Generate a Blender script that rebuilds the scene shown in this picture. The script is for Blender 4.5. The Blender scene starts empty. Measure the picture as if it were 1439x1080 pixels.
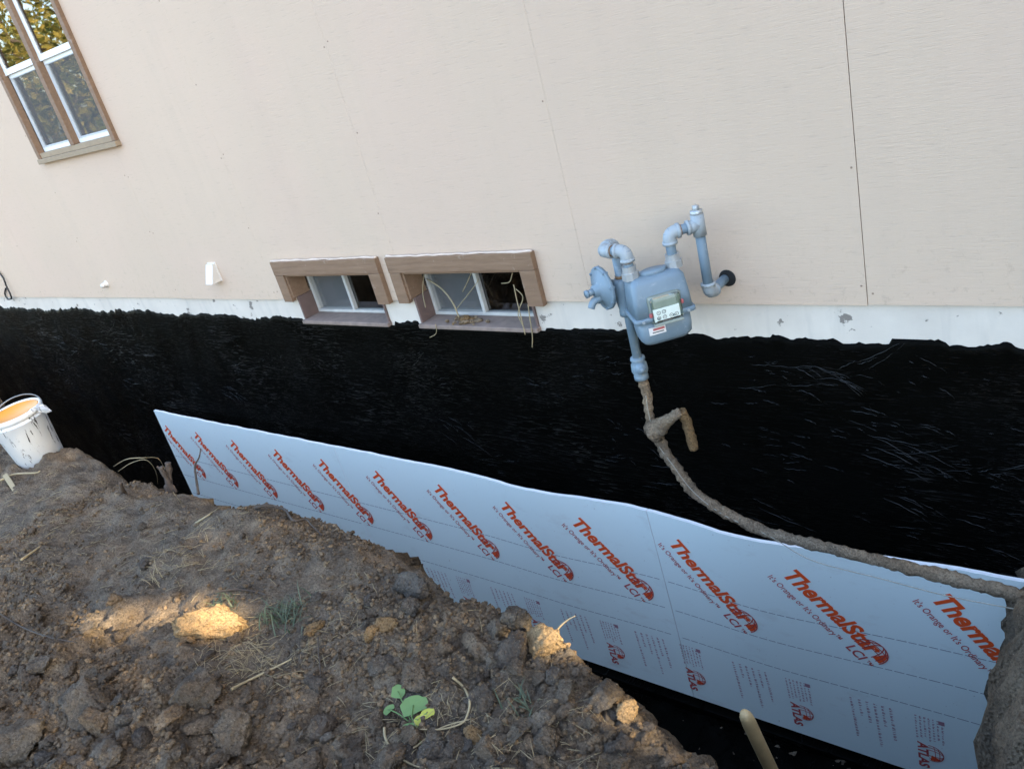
import bpy, bmesh, math, random
import numpy as np
from mathutils import Vector, Matrix
from mathutils import noise as mnoise
random.seed(7); rng = np.random.default_rng(7)
scene = bpy.context.scene
COL = scene.collection

# ------------------------------------------------------------------ camera
CAMLOC = Vector((0.0, -2.92, 1.294))
RIGHT = Vector((0.77204095, 0.58484233, -0.24882169))
DOWN = Vector((0.0707047, -0.4680929, -0.88084612))
FWD = Vector((-0.63162776, 0.66245641, -0.40273799))
cam = bpy.data.cameras.new('camera'); cam_o = bpy.data.objects.new('camera', cam); COL.objects.link(cam_o)
m = Matrix((RIGHT, -DOWN, -FWD)).transposed().to_4x4(); m.translation = CAMLOC
cam_o.matrix_world = m
cam.sensor_width = 36.0; cam.lens = 36.0 * 1161.33 / 1439.0
cam.clip_start = 0.05; cam.clip_end = 1000
scene.camera = cam_o

# ------------------------------------------------------------------ light
TOSUN = Vector((0.90, 0.12, 0.42)).normalized()
SUN_EL = math.asin(TOSUN.z)
w = bpy.data.worlds.new('World'); scene.world = w; w.use_nodes = True
wn = w.node_tree.nodes; wl = w.node_tree.links
sky = wn.new('ShaderNodeTexSky'); sky.sky_type = 'NISHITA'; sky.sun_disc = False
sky.sun_elevation = SUN_EL; sky.sun_rotation = math.atan2(TOSUN.x, TOSUN.y)
sky.air_density = 1.0; sky.dust_density = 2.5; sky.ozone_density = 1.0
bg = wn['Background']; bg.inputs['Strength'].default_value = 0.15
wl.new(sky.outputs['Color'], bg.inputs['Color'])
sl = bpy.data.lights.new('sun', 'SUN'); sl.energy = 2.6; sl.angle = math.radians(0.5); sl.color = (1.0, 0.82, 0.56)
so = bpy.data.objects.new('sun', sl); COL.objects.link(so); so.location = (20, 3, 12)
so.rotation_euler = (-TOSUN).to_track_quat('-Z', 'Y').to_euler()
vs = scene.view_settings
vs.view_transform = 'Standard'; vs.look = 'None'; vs.gamma = 1.0; vs.use_curve_mapping = False
vs.exposure = 3.1

# ------------------------------------------------------------------ helpers
def ray(u, v):
    return (RIGHT * (u - 719.5) + DOWN * (v - 540.0) + FWD * 1161.33).normalized()
def on_wall(u, v, dy=0.0):
    r = ray(u, v); t = (2.92 - dy) / r.y
    return CAMLOC + r * t
def on_level(u, v, z):
    r = ray(u, v); return CAMLOC + r * ((z - CAMLOC.z) / r.z)

def tag(o, label=None, cat=None, group=None, kind=None):
    if label: o['label'] = label
    if cat: o['category'] = cat
    if group: o['group'] = group
    if kind: o['kind'] = kind
    return o
def link(name, me, mat=None, parent=None):
    o = bpy.data.objects.new(name, me); COL.objects.link(o)
    if mat is not None:
        me.materials.clear(); me.materials.append(mat)
    if parent is not None: o.parent = parent
    return o
def empty(name, loc=(0, 0, 0)):
    o = bpy.data.objects.new(name, None); o.empty_display_size = 0.1; o.location = loc
    COL.objects.link(o); bpy.context.view_layer.update(); return o
def under(o, parent):            # parent keeping world coordinates of the mesh data
    o.parent = parent; o.matrix_parent_inverse = Matrix.Translation(parent.location).inverted(); return o
def part(name, me, mat, parent):
    o = link(name, me, mat)
    if parent is not None:
        root = parent
        off = Vector((0, 0, 0))
        while root is not None:
            off += root.location; root = root.parent
        o.parent = parent
        # all meshes are written in world coordinates: cancel the parent's offset
        for v in me.vertices: v.co -= off
    return o
def pydata(name, verts, faces, smooth=False):
    me = bpy.data.meshes.new(name); me.from_pydata([tuple(v) for v in verts], [], faces); me.update()
    if smooth:
        for p in me.polygons: p.use_smooth = True
    return me
def bm_mesh(name, bm, smooth=False):
    me = bpy.data.meshes.new(name); bm.to_mesh(me); bm.free()
    if smooth:
        for p in me.polygons: p.use_smooth = True
    return me
def box(x0, x1, y0, y1, z0, z1, bevel=0.0, bm=None):
    own = bm is None
    if own: bm = bmesh.new()
    r = bmesh.ops.create_cube(bm, size=1.0)
    for v in r['verts']:
        v.co = Vector(((x0 + x1) / 2 + v.co.x * (x1 - x0), (y0 + y1) / 2 + v.co.y * (y1 - y0), (z0 + z1) / 2 + v.co.z * (z1 - z0)))
    if bevel > 0:
        es = list({e for v in r['verts'] for e in v.link_edges})
        bmesh.ops.bevel(bm, geom=es, offset=bevel, segments=2, affect='EDGES', profile=0.5)
    return bm
def tube_data(pts, radii, n=10, caps=True):
    pts = [Vector(p) for p in pts]
    if not hasattr(radii, '__len__'): radii = [radii] * len(pts)
    verts = []; faces = []
    up = None
    for i, p in enumerate(pts):
        if i == 0: t = pts[1] - pts[0]
        elif i == len(pts) - 1: t = pts[-1] - pts[-2]
        else: t = (pts[i + 1] - p).normalized() + (p - pts[i - 1]).normalized()
        if t.length < 1e-9: t = Vector((0, 0, 1))
        t.normalize()
        if up is None:
            a = Vector((0, 0, 1)) if abs(t.z) < 0.9 else Vector((1, 0, 0))
            up = (a - t * a.dot(t)).normalized()
        else:
            up = up - t * up.dot(t)
            if up.length < 1e-6: up = Vector((1, 0, 0)) - t * t.x
            up.normalize()
        b = t.cross(up)
        for k in range(n):
            a = 2 * math.pi * k / n
            verts.append(p + (up * math.cos(a) + b * math.sin(a)) * radii[i])
    for i in range(len(pts) - 1):
        for k in range(n):
            faces.append((i * n + k, i * n + (k + 1) % n, (i + 1) * n + (k + 1) % n, (i + 1) * n + k))
    if caps:
        faces.append(tuple(range(n - 1, -1, -1))); faces.append(tuple(range((len(pts) - 1) * n, len(pts) * n)))
    return verts, faces
def tube(name, pts, radii, n=10, smooth=True):
    return pydata(name, *tube_data(pts, radii, n), smooth=smooth)
def merged(name, parts, smooth=True):
    V = []; F = []
    for v, f in parts:
        o = len(V); V += list(v); F += [tuple(i + o for i in q) for q in f]
    return pydata(name, V, F, smooth)
def spline(pts, sub=6):
    P = [Vector(p) for p in pts]; out = []
    for i in range(len(P) - 1):
        p0 = P[max(i - 1, 0)]; p1 = P[i]; p2 = P[i + 1]; p3 = P[min(i + 2, len(P) - 1)]
        for k in range(sub):
            t = k / sub
            out.append(0.5 * ((2 * p1) + (p2 - p0) * t + (2 * p0 - 5 * p1 + 4 * p2 - p3) * t * t + (3 * p1 - p0 - 3 * p2 + p3) * t ** 3))
    out.append(P[-1]); return out
def lathe(profile, origin, axis, n=32):
    """profile: list of (radius, height along axis)"""
    axis = Vector(axis).normalized(); a = Vector((0, 0, 1)) if abs(axis.z) < 0.9 else Vector((1, 0, 0))
    u = (a - axis * a.dot(axis)).normalized(); v = axis.cross(u); O = Vector(origin)
    V = []; F = []
    for r, h in profile:
        for k in range(n):
            t = 2 * math.pi * k / n
            V.append(O + axis * h + (u * math.cos(t) + v * math.sin(t)) * r)
    for i in range(len(profile) - 1):
        for k in range(n):
            F.append((i * n + k, i * n + (k + 1) % n, (i + 1) * n + (k + 1) % n, (i + 1) * n + k))
    return V, F

# ---- numpy noise
def _h(ix, iy, s):
    n = (ix.astype(np.int64) * 374761393 + iy.astype(np.int64) * 668265263 + s * 1442695041) & 0xffffffff
    n = ((n ^ (n >> 13)) * 1274126177) & 0xffffffff
    n = ((n ^ (n >> 16)) * 2246822519) & 0xffffffff
    return ((n ^ (n >> 15)) & 0xffffff) / float(0x1000000)
def vnoise(x, y, s=0):
    ix = np.floor(x); iy = np.floor(y); fx = x - ix; fy = y - iy
    u = fx * fx * fx * (fx * (fx * 6 - 15) + 10); v = fy * fy * fy * (fy * (fy * 6 - 15) + 10)
    a = _h(ix, iy, s); b = _h(ix + 1, iy, s); c = _h(ix, iy + 1, s); d = _h(ix + 1, iy + 1, s)
    return (a * (1 - u) + b * u) * (1 - v) + (c * (1 - u) + d * u) * v - 0.5
def fbm(x, y, s=0, o=4, g=0.5):
    t = 0; a = 1.0
    for i in range(o):
        t = t + a * vnoise(x + 17.3 * i, y - 9.1 * i, s + i); x = x * 2.03; y = y * 2.03; a *= g
    return t
def clods(x, y, s=0, dens=0.8):
    """rounded lumps: 0..1"""
    ix = np.floor(x); iy = np.floor(y); out = np.zeros_like(x)
    for dx in (-1, 0, 1):
        for dy in (-1, 0, 1):
            cx = ix + dx; cy = iy + dy
            px = cx + _h(cx, cy, s + 1); py = cy + _h(cx, cy, s + 2)
            r = 0.25 + 0.55 * _h(cx, cy, s + 3); on = _h(cx, cy, s + 4) < dens
            d2 = (x - px) ** 2 + (y - py) ** 2
            hgt = np.where(on, np.sqrt(np.maximum(0, r * r - d2)), 0)
            out = np.maximum(out, hgt)
    return out

# ------------------------------------------------------------------ terrain height
CX = [-40, -9, -5.8, -4.9, -4.2, -3.5, -2.9, -2.2, -1.9, -1.57, -1.29, -1.0, -0.85, -0.73, -0.4, 0.2, 1.2, 40]
CY = [-1.5, -1.46, -1.47, -1.44, -1.49, -1.48, -1.45, -1.49, -1.54, -1.585, -1.65, -1.725, -1.785, -1.83, -1.92, -2.0, -2.0, -2.0]
def sstep(a, b, x):
    t = np.clip((x - a) / (b - a), 0, 1); return t * t * (3 - 2 * t)
FLOOR = -2.43
def height(x, y):
    x = np.asarray(x, float); y = np.asarray(y, float)
    wx = x + 0.035 * fbm(x * 11, y * 11, 50, 3, .6) + 0.02 * fbm(x * 40, y * 40, 55, 2); wy = y + 0.035 * fbm(x * 11, y * 11, 60, 3, .6) + 0.02 * fbm(x * 40, y * 40, 65, 2)
    crest = np.interp(x, CX, CY) + 0.05 * fbm(x * 3.1, x * 0 + 3.3, 5, 3)
    # how cloddy (bottom of the picture / right) or smeared (left, middle)
    far = sstep(-8, -3, -np.abs(x + 2.2)) * sstep(-5, -3.2, y)
    rough = np.clip(0.35 + 0.9 * fbm(x * 0.9, y * 0.9, 11, 2) + 0.55 * sstep(-2.2, -1.2, x) + 0.55 * sstep(-2.0, -2.5, y), 0.12, 1.2)
    lump = 0.055 * clods(wx * 6, wy * 6, 1, 0.55) + 0.033 * clods(wx * 13, wy * 13, 8, 0.8) + 0.015 * clods(wx * 29, wy * 29, 15, 0.85)
    fine = 0.007 * clods(wx * 60, wy * 60, 22, 0.8) + 0.022 * fbm(x * 22, y * 22, 30, 4, .6)
    bank = -0.33 + 0.10 * fbm(x * 0.8, y * 0.8, 2, 3) + 0.05 * fbm(x * 3.3, y * 3.3, 3, 3)
    bank = bank + 0.065 * np.exp(-((x + 3.0) / .42) ** 2 - ((y + 1.5) / .3) ** 2)
    bank = bank - 0.05 * sstep(-0.16, 0.02, y - crest)
    grade = -0.33 + 0.15 * fbm(x * 0.15, y * 0.15, 9, 2)
    near = sstep(-9.5, -6.5, y) * sstep(-16, -12, x) * sstep(-9, -5, -x)
    bank = grade * (1 - near) + bank * near
    detail = (lump * rough * 1.25 + fine * (0.5 + 0.7 * rough)) * near
    d = y - crest
    t = np.clip(d / 0.34 + 0.12 * fbm(x * 5, y * 5, 70, 2), 0, 1)
    fall = t * t * (3 - 2 * t)
    floor = FLOOR + 0.05 * fbm(x * 2, y * 2, 40, 3)
    # undug soil closing the trench at the right end
    sh = 0.075 + 0.10 * np.clip(-y - 0.1, 0, 1.5) + 0.05 * fbm(y * 4, x * 1.5, 44, 3)
    plate = np.clip(-1.06 + 0.70 * np.clip(-y - 0.08, 0, 1.2), -2, -0.3)
    xs = x - sh
    rise = np.interp(xs, [-0.70, -0.60, -0.545, -0.50, -0.46, -0.40, 0.1, 0.9], [0, 0.22, 0.55, 0.86, 0.97, 1.0, 1.05, 1.6])
    endz = np.minimum(FLOOR + (plate - FLOOR) * rise, -0.30)
    floor = np.where(rise > 0, endz + 0.04 * fbm(x * 7, y * 7, 47, 3), floor)
    # left end of the trench
    floor = floor + (bank - floor) * sstep(-10.6, -11.6, x)
    z = bank + (np.minimum(floor, bank) - bank) * np.where(d > -0.02, fall, 0) + detail * (1 - 0.45 * fall)
    # behind the foundation face back to grade
    z = np.where(y > 0.1, grade, z)
    return z
def hz(x, y): return float(height(np.array([x]), np.array([y]))[0])
def on_soil(u, v, z0=-0.3):
    r = ray(u, v); lo = None
    t = 0.8; prev = t
    ts = np.arange(0.9, 9, 0.012)
    px = CAMLOC.x + r.x * ts; py = CAMLOC.y + r.y * ts; pz = CAMLOC.z + r.z * ts
    h = height(px, py); k = np.argmax(pz < h)
    if not (pz < h).any(): return on_level(u, v, z0)
    return Vector((px[k], py[k], h[k]))

# ------------------------------------------------------------------ materials
MATS = {}
class NT:
    def __init__(s, name):
        s.m = bpy.data.materials.new(name); s.m.use_nodes = True
        s.t = s.m.node_tree; s.b = s.t.nodes['Principled BSDF']; s.tc = None
    def n(s, typ, **kw):
        o = s.t.nodes.new('ShaderNode' + typ)
        for k, v in kw.items():
            if k in o.inputs: s.set(o, k, v)
            else: setattr(o, k, v)
        return o
    def set(s, node, k, v):
        if hasattr(v, 'is_output') or isinstance(v, bpy.types.NodeSocket): s.t.links.new(v, node.inputs[k])
        else: node.inputs[k].default_value = v
    def co(s, scale=(1, 1, 1), kind='Object', rot=(0, 0, 0)):
        if s.tc is None: s.tc = s.n('TexCoord')
        mp = s.n('Mapping'); s.t.links.new(s.tc.outputs[kind], mp.inputs['Vector'])
        mp.inputs['Scale'].default_value = scale; mp.inputs['Rotation'].default_value = rot
        return mp.outputs['Vector']
    def noise(s, scale, detail=4, rough=0.55, vec=None, dist=0.0):
        o = s.n('TexNoise'); o.inputs['Scale'].default_value = scale; o.inputs['Detail'].default_value = detail
        o.inputs['Roughness'].default_value = rough; o.inputs['Distortion'].default_value = dist
        s.t.links.new(vec if vec is not None else s.co(), o.inputs['Vector']); return o.outputs['Fac']
    def ramp(s, fac, stops):
        o = s.n('ValToRGB'); s.t.links.new(fac, o.inputs['Fac']); cr = o.color_ramp
        while len(cr.elements) < len(stops): cr.elements.new(0.5)
        for e, (p, c) in zip(cr.elements, stops):
            e.position = p; e.color = (*c, 1) if len(c) == 3 else c
        return o.outputs['Color']
    def mix(s, fac, a, b, mode='MIX'):
        o = s.n('Mix', data_type='RGBA', blend_type=mode)
        for k, v in ((0, fac), (6, a), (7, b)):
            if isinstance(v, bpy.types.NodeSocket): s.t.links.new(v, o.inputs[k])
            else: o.inputs[k].default_value = v if k == 0 else ((*v, 1) if len(v) == 3 else v)
        return o.outputs[2]
    def math(s, op, a, b=0.0):
        o = s.n('Math', operation=op)
        for k, v in ((0, a), (1, b)):
            if isinstance(v, bpy.types.NodeSocket): s.t.links.new(v, o.inputs[k])
            else: o.inputs[k].default_value = v
        return o.outputs[0]
    def bump(s, h, strength=0.5, dist=0.01, prev=None):
        o = s.n('Bump'); o.inputs['Strength'].default_value = strength; o.inputs['Distance'].default_value = dist
        s.t.links.new(h, o.inputs['Height'])
        if prev is not None: s.t.links.new(prev, o.inputs['Normal'])
        return o.outputs['Normal']
    def out(s, color=None, rough=None, normal=None, metal=None, spec=None):
        for k, v in (('Base Color', color), ('Roughness', rough), ('Normal', normal), ('Metallic', metal), ('Specular IOR Level', spec)):
            if v is None: continue
            if isinstance(v, bpy.types.NodeSocket): s.t.links.new(v, s.b.inputs[k])
            else: s.b.inputs[k].default_value = (*v, 1) if k == 'Base Color' else v
        return s.m

def simple(name, col, rough=0.6, metal=0.0, var=0.12, scale=18, bump=0.0, spec=0.5):
    t = NT(name); f = t.noise(scale, 5, 0.6)
    c = t.mix(f, tuple(x * (1 - var) for x in col), tuple(min(1, x * (1 + var)) for x in col))
    nb = t.bump(t.noise(scale * 4, 3), bump, 0.004) if bump else None
    return t.out(c, rough, nb, metal, spec)

def mat_siding():
    t = NT('painted_siding')
    big = t.noise(0.55, 3, 0.5); st = t.noise(1.0, 4, 0.6, t.co((5.5, 1, 0.35)))
    c = t.ramp(big, [(0.3, (0.515, 0.393, 0.290)), (0.7, (0.55, 0.418, 0.308))])
    c = t.mix(t.math('MULTIPLY', t.ramp(st, [(0.5, (0, 0, 0)), (0.8, (1, 1, 1))]), 0.25), c, (0.44, 0.345, 0.26))
    grime = t.noise(9, 5, 0.65)
    c = t.mix(t.math('MULTIPLY', t.ramp(grime, [(0.58, (0, 0, 0)), (0.8, (1, 1, 1))]), 0.2), c, (0.36, 0.285, 0.215))
    h1 = t.noise(1.0, 5, 0.7, t.co((9, 1, 130)))
    h2 = t.noise(1.0, 3, 0.6, t.co((22, 1, 420)))
    wv = t.n('TexWave', wave_type='BANDS', bands_direction='X'); wv.inputs['Scale'].default_value = 1.95
    wv.inputs['Distortion'].default_value = 0.15
    t.t.links.new(t.co(), wv.inputs['Vector'])
    gv = t.ramp(wv.outputs['Fac'], [(0.0, (0, 0, 0)), (0.03, (1, 1, 1))])
    nb = t.bump(gv, 0.14, 0.003); nb = t.bump(h1, 0.24, 0.008, nb); nb = t.bump(h2, 0.3, 0.004, nb)
    sx = t.n('SeparateXYZ'); t.t.links.new(t.co(), sx.inputs[0]); low = t.ramp(sx.outputs['Z'], [(0.0, (1, 1, 1)), (0.42, (0, 0, 0))])
    spl = t.ramp(t.noise(26, 6, 0.7), [(0.56, (0, 0, 0)), (0.68, (1, 1, 1))])
    c = t.mix(t.math('MULTIPLY', t.math('MULTIPLY', low, spl), 0.45), c, (0.30, 0.23, 0.165))
    pk = t.ramp(t.noise(0.9, 2), [(0.45, (0, 0, 0)), (0.6, (1, 1, 1))]); c = t.mix(t.math('MULTIPLY', pk, 0.25), c, (0.57, 0.405, 0.312))
    crk = t.ramp(h1, [(0.30, (0, 0, 0)), (0.42, (1, 1, 1))])
    c = t.mix(t.math('MULTIPLY', t.math('SUBTRACT', 1.0, crk), 0.5), c, (0.34, 0.27, 0.205))
    return t.out(c, 0.72, nb, spec=0.3)
def mat_found():
    t = NT('painted_concrete')
    c = t.ramp(t.noise(2.2, 5, 0.6), [(0.3, (0.49, 0.435, 0.37)), (0.7, (0.61, 0.55, 0.47))])
    st = t.noise(1.0, 4, 0.6, t.co((7, 1, 1.2)))
    c = t.mix(t.math('MULTIPLY', t.ramp(st, [(0.52, (0, 0, 0)), (0.72, (1, 1, 1))]), 0.45), c, (0.33, 0.31, 0.28))
    ch = t.noise(7.5, 6, 0.62, t.co((1, 1, 1.3)))
    c = t.mix(t.ramp(ch, [(0.625, (0, 0, 0)), (0.645, (1, 1, 1))]), c, (0.20, 0.175, 0.15))
    nb = t.bump(ch, 0.35, 0.006); nb = t.bump(t.noise(120, 3), 0.3, 0.003, nb)
    return t.out(c, 0.8, nb, spec=0.25)
def mat_tar():
    t = NT('asphalt_coating')
    a = t.noise(1.0, 6, 0.72, t.co((5, 1, 62), rot=(0, math.radians(9), 0)), 2.2)
    b = t.noise(1.0, 5, 0.75, t.co((8, 1, 95), rot=(0, math.radians(-16), 0)), 3.0)
    sel = t.ramp(t.noise(1.6, 2), [(0.42, (0, 0, 0)), (0.58, (1, 1, 1))])
    h = t.mix(sel, a, b)
    ridg = t.ramp(h, [(0.55, (0, 0, 0)), (0.60, (0.5, 0.5, 0.5)), (0.67, (1, 1, 1))])
    g = t.noise(85, 4, 0.7)
    nb = t.bump(ridg, 1.0, 0.012); nb = t.bump(g, 0.14, 0.003, nb)
    c = t.mix(t.noise(5, 4), (0.0007, 0.0008, 0.0006), (0.0022, 0.002, 0.0015))
    dust = t.ramp(t.noise(38, 6, 0.75), [(0.66, (0, 0, 0)), (0.76, (1, 1, 1))])
    c = t.mix(t.math('MULTIPLY', dust, 0.3), c, (0.02, 0.018, 0.014))
    r = t.ramp(t.noise(3.3, 4, 0.6), [(0.3, (0.26,) * 3), (0.7, (0.6,) * 3)])
    sm = t.ramp(t.noise(1.1, 3), [(0.47, (0.03, 0.03, 0.03)), (0.66, (1, 1, 1))])
    sp = t.math('ADD', 0.03, t.math('MULTIPLY', t.math('MULTIPLY', ridg, sm), 0.75))
    return t.out(c, r, nb, spec=sp)
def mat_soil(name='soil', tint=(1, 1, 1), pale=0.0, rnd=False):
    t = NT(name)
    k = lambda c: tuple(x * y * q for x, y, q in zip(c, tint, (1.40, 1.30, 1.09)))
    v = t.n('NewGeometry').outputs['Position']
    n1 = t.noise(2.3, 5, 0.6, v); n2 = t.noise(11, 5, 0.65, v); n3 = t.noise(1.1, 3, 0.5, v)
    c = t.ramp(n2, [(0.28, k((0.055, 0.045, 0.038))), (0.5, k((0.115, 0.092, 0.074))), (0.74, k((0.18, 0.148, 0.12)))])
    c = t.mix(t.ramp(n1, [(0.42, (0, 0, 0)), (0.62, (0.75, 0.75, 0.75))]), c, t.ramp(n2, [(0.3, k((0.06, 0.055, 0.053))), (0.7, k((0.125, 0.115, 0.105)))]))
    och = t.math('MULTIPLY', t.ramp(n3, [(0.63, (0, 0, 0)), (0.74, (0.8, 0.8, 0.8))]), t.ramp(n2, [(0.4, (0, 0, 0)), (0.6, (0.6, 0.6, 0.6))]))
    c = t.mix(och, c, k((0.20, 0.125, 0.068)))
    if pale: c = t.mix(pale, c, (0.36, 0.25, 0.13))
    if rnd:
        oi = t.n('ObjectInfo'); gi = t.n('NewGeometry')
        c = t.mix(1.0, c, t.ramp(gi.outputs['Random Per Island'], [(0, (0.65, 0.65, 0.68)), (0.5, (1, 1, 1)), (1, (1.4, 1.3, 1.15))]), 'MULTIPLY')
        c = t.mix(1.0, c, t.ramp(oi.outputs['Random'], [(0, (0.7, 0.7, 0.74)), (0.5, (1, 1, 1)), (1, (1.3, 1.22, 1.1))]), 'MULTIPLY')
    vo = t.n('TexVoronoi'); vo.inputs['Scale'].default_value = 95; t.t.links.new(v, vo.inputs['Vector'])
    nb = t.bump(t.noise(38, 8, 0.75, v), 1.0, 0.022); nb = t.bump(vo.outputs['Distance'], 0.7, 0.008, nb)
    c = t.mix(t.ramp(t.noise(150, 4, 0.7, v), [(0.40, (0.55, 0.55, 0.55)), (0.5, (0, 0, 0))]), c, k((0.03, 0.025, 0.022)))
    c = t.mix(t.ramp(t.noise(210, 3, 0.7, v), [(0.62, (0, 0, 0)), (0.70, (0.6, 0.6, 0.6))]), c, k((0.30, 0.26, 0.21)))
    return t.out(c, 0.95, nb, spec=0.12)
def mat_board():
    t = NT('foil_faced_board')
    c = t.mix(t.noise(1.3, 3), (0.79, 0.91, 0.88), (0.83, 0.935, 0.90))
    smudge = t.ramp(t.noise(4.5, 5, 0.65), [(0.6, (0, 0, 0)), (0.8, (0.25, 0.25, 0.25))])
    c = t.mix(smudge, c, (0.58, 0.60, 0.57))
    sp_ = t.ramp(t.noise(60, 4, 0.6), [(0.70, (0, 0, 0)), (0.74, (0.6, 0.6, 0.6))]); c = t.mix(sp_, c, (0.22, 0.17, 0.12))
    dg_ = t.ramp(t.noise(1.0, 5, 0.7, t.co((2.2, 1, 5))), [(0.58, (0, 0, 0)), (0.75, (0.35, 0.35, 0.35))]); c = t.mix(dg_, c, (0.50, 0.46, 0.40))
    nb = t.bump(t.noise(1.0, 3, 0.5, t.co((3.5, 1, 0.6))), 0.12, 0.02)
    return t.out(c, 0.38, nb, spec=0.5)
def mat_glass(name, tint=(0.9, 0.94, 0.93), ior=1.9):
    t = NT(name); fr = t.n('Fresnel'); fr.inputs['IOR'].default_value = ior
    tr = t.n('BsdfTransparent'); tr.inputs['Color'].default_value = (*tint, 1)
    gl = t.n('BsdfGlossy'); gl.inputs['Roughness'].default_value = 0.015
    nb = t.bump(t.noise(2.5, 2), 0.03, 0.02); t.t.links.new(nb, gl.inputs['Normal'])
    mx = t.n('MixShader'); t.t.links.new(fr.outputs[0], mx.inputs[0]); t.t.links.new(tr.outputs[0], mx.inputs[1]); t.t.links.new(gl.outputs[0], mx.inputs[2])
    t.t.links.new(mx.outputs[0], t.t.nodes['Material Output'].inputs['Surface']); return t.m
def mat_screen():
    t = NT('insect_screen'); tr = t.n('BsdfTransparent')
    df = t.n('BsdfDiffuse'); df.inputs['Color'].default_value = (0.26, 0.27, 0.27, 1)
    mx = t.n('MixShader'); mx.inputs[0].default_value = 0.28
    t.t.links.new(tr.outputs[0], mx.inputs[1]); t.t.links.new(df.outputs[0], mx.inputs[2])
    t.t.links.new(mx.outputs[0], t.t.nodes['Material Output'].inputs['Surface']); return t.m
def mat_leaf(name, a, b, trans=0.35):
    t = NT(name); oi = t.n('NewGeometry')
    c = t.ramp(oi.outputs['Random Per Island'], [(0, a), (1, b)])
    t.out(c, 0.55, spec=0.3)
    tl = t.n('BsdfTranslucent'); t.t.links.new(c, tl.inputs['Color'])
    mx = t.n('MixShader'); mx.inputs[0].default_value = trans
    t.t.links.new(t.b.outputs[0], mx.inputs[1]); t.t.links.new(tl.outputs[0], mx.inputs[2])
    t.t.links.new(mx.outputs[0], t.t.nodes['Material Output'].inputs['Surface']); return t.m
def mat_metal_paint(nm='meter_paint', k=1.0):
    t = NT(nm)
    c = t.ramp(t.noise(6, 5, 0.6), [(0.3, (0.13, 0.185, 0.225)), (0.7, (0.175, 0.238, 0.285))])
    if k != 1.0: c = t.mix(k - 1.0, c, (0.50, 0.50, 0.47))
    ch = t.ramp(t.noise(28, 6, 0.7), [(0.60, (0, 0, 0)), (0.74, (1, 1, 1))])
    c = t.mix(t.math('MULTIPLY', ch, 0.55), c, (0.40, 0.42, 0.42))
    dirt = t.ramp(t.noise(9, 5, 0.7), [(0.6, (0, 0, 0)), (0.8, (0.4, 0.4, 0.4))])
    c = t.mix(dirt, c, (0.12, 0.12, 0.11))
    ru = t.ramp(t.noise(16, 6, 0.75), [(0.655, (0, 0, 0)), (0.68, (1, 1, 1))]); c = t.mix(t.math('MULTIPLY', ru, 0.8), c, (0.13, 0.075, 0.045))
    return t.out(c, 0.48, t.bump(t.noise(70, 3), 0.12, 0.003), spec=0.45)
def mat_pail():
    t = NT('tar_smeared_plastic')
    dr = t.noise(1.0, 5, 0.7, t.co((34, 34, 6)), 0.6)
    c = t.mix(t.ramp(dr, [(0.585, (0, 0, 0)), (0.61, (1, 1, 1))]), t.mix(t.noise(9), (0.66, 0.68, 0.69), (0.55, 0.57, 0.58)), (0.012, 0.012, 0.012))
    return t.out(c, 0.45, spec=0.4)
def mat_trim():
    t = NT('brown_trim_paint')
    g = t.noise(1.0, 6, 0.65, t.co((6, 40, 60)), 0.4)
    c = t.ramp(g, [(0.3, (0.165, 0.100, 0.060)), (0.55, (0.205, 0.126, 0.076)), (0.75, (0.235, 0.15, 0.095))])
    pe = t.ramp(t.noise(14, 6, 0.7), [(0.64, (0, 0, 0)), (0.68, (1, 1, 1))]); c = t.mix(t.math('MULTIPLY', pe, 0.55), c, (0.33, 0.26, 0.20))
    return t.out(c, 0.62, t.bump(g, 0.4, 0.006), spec=0.3)
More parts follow.
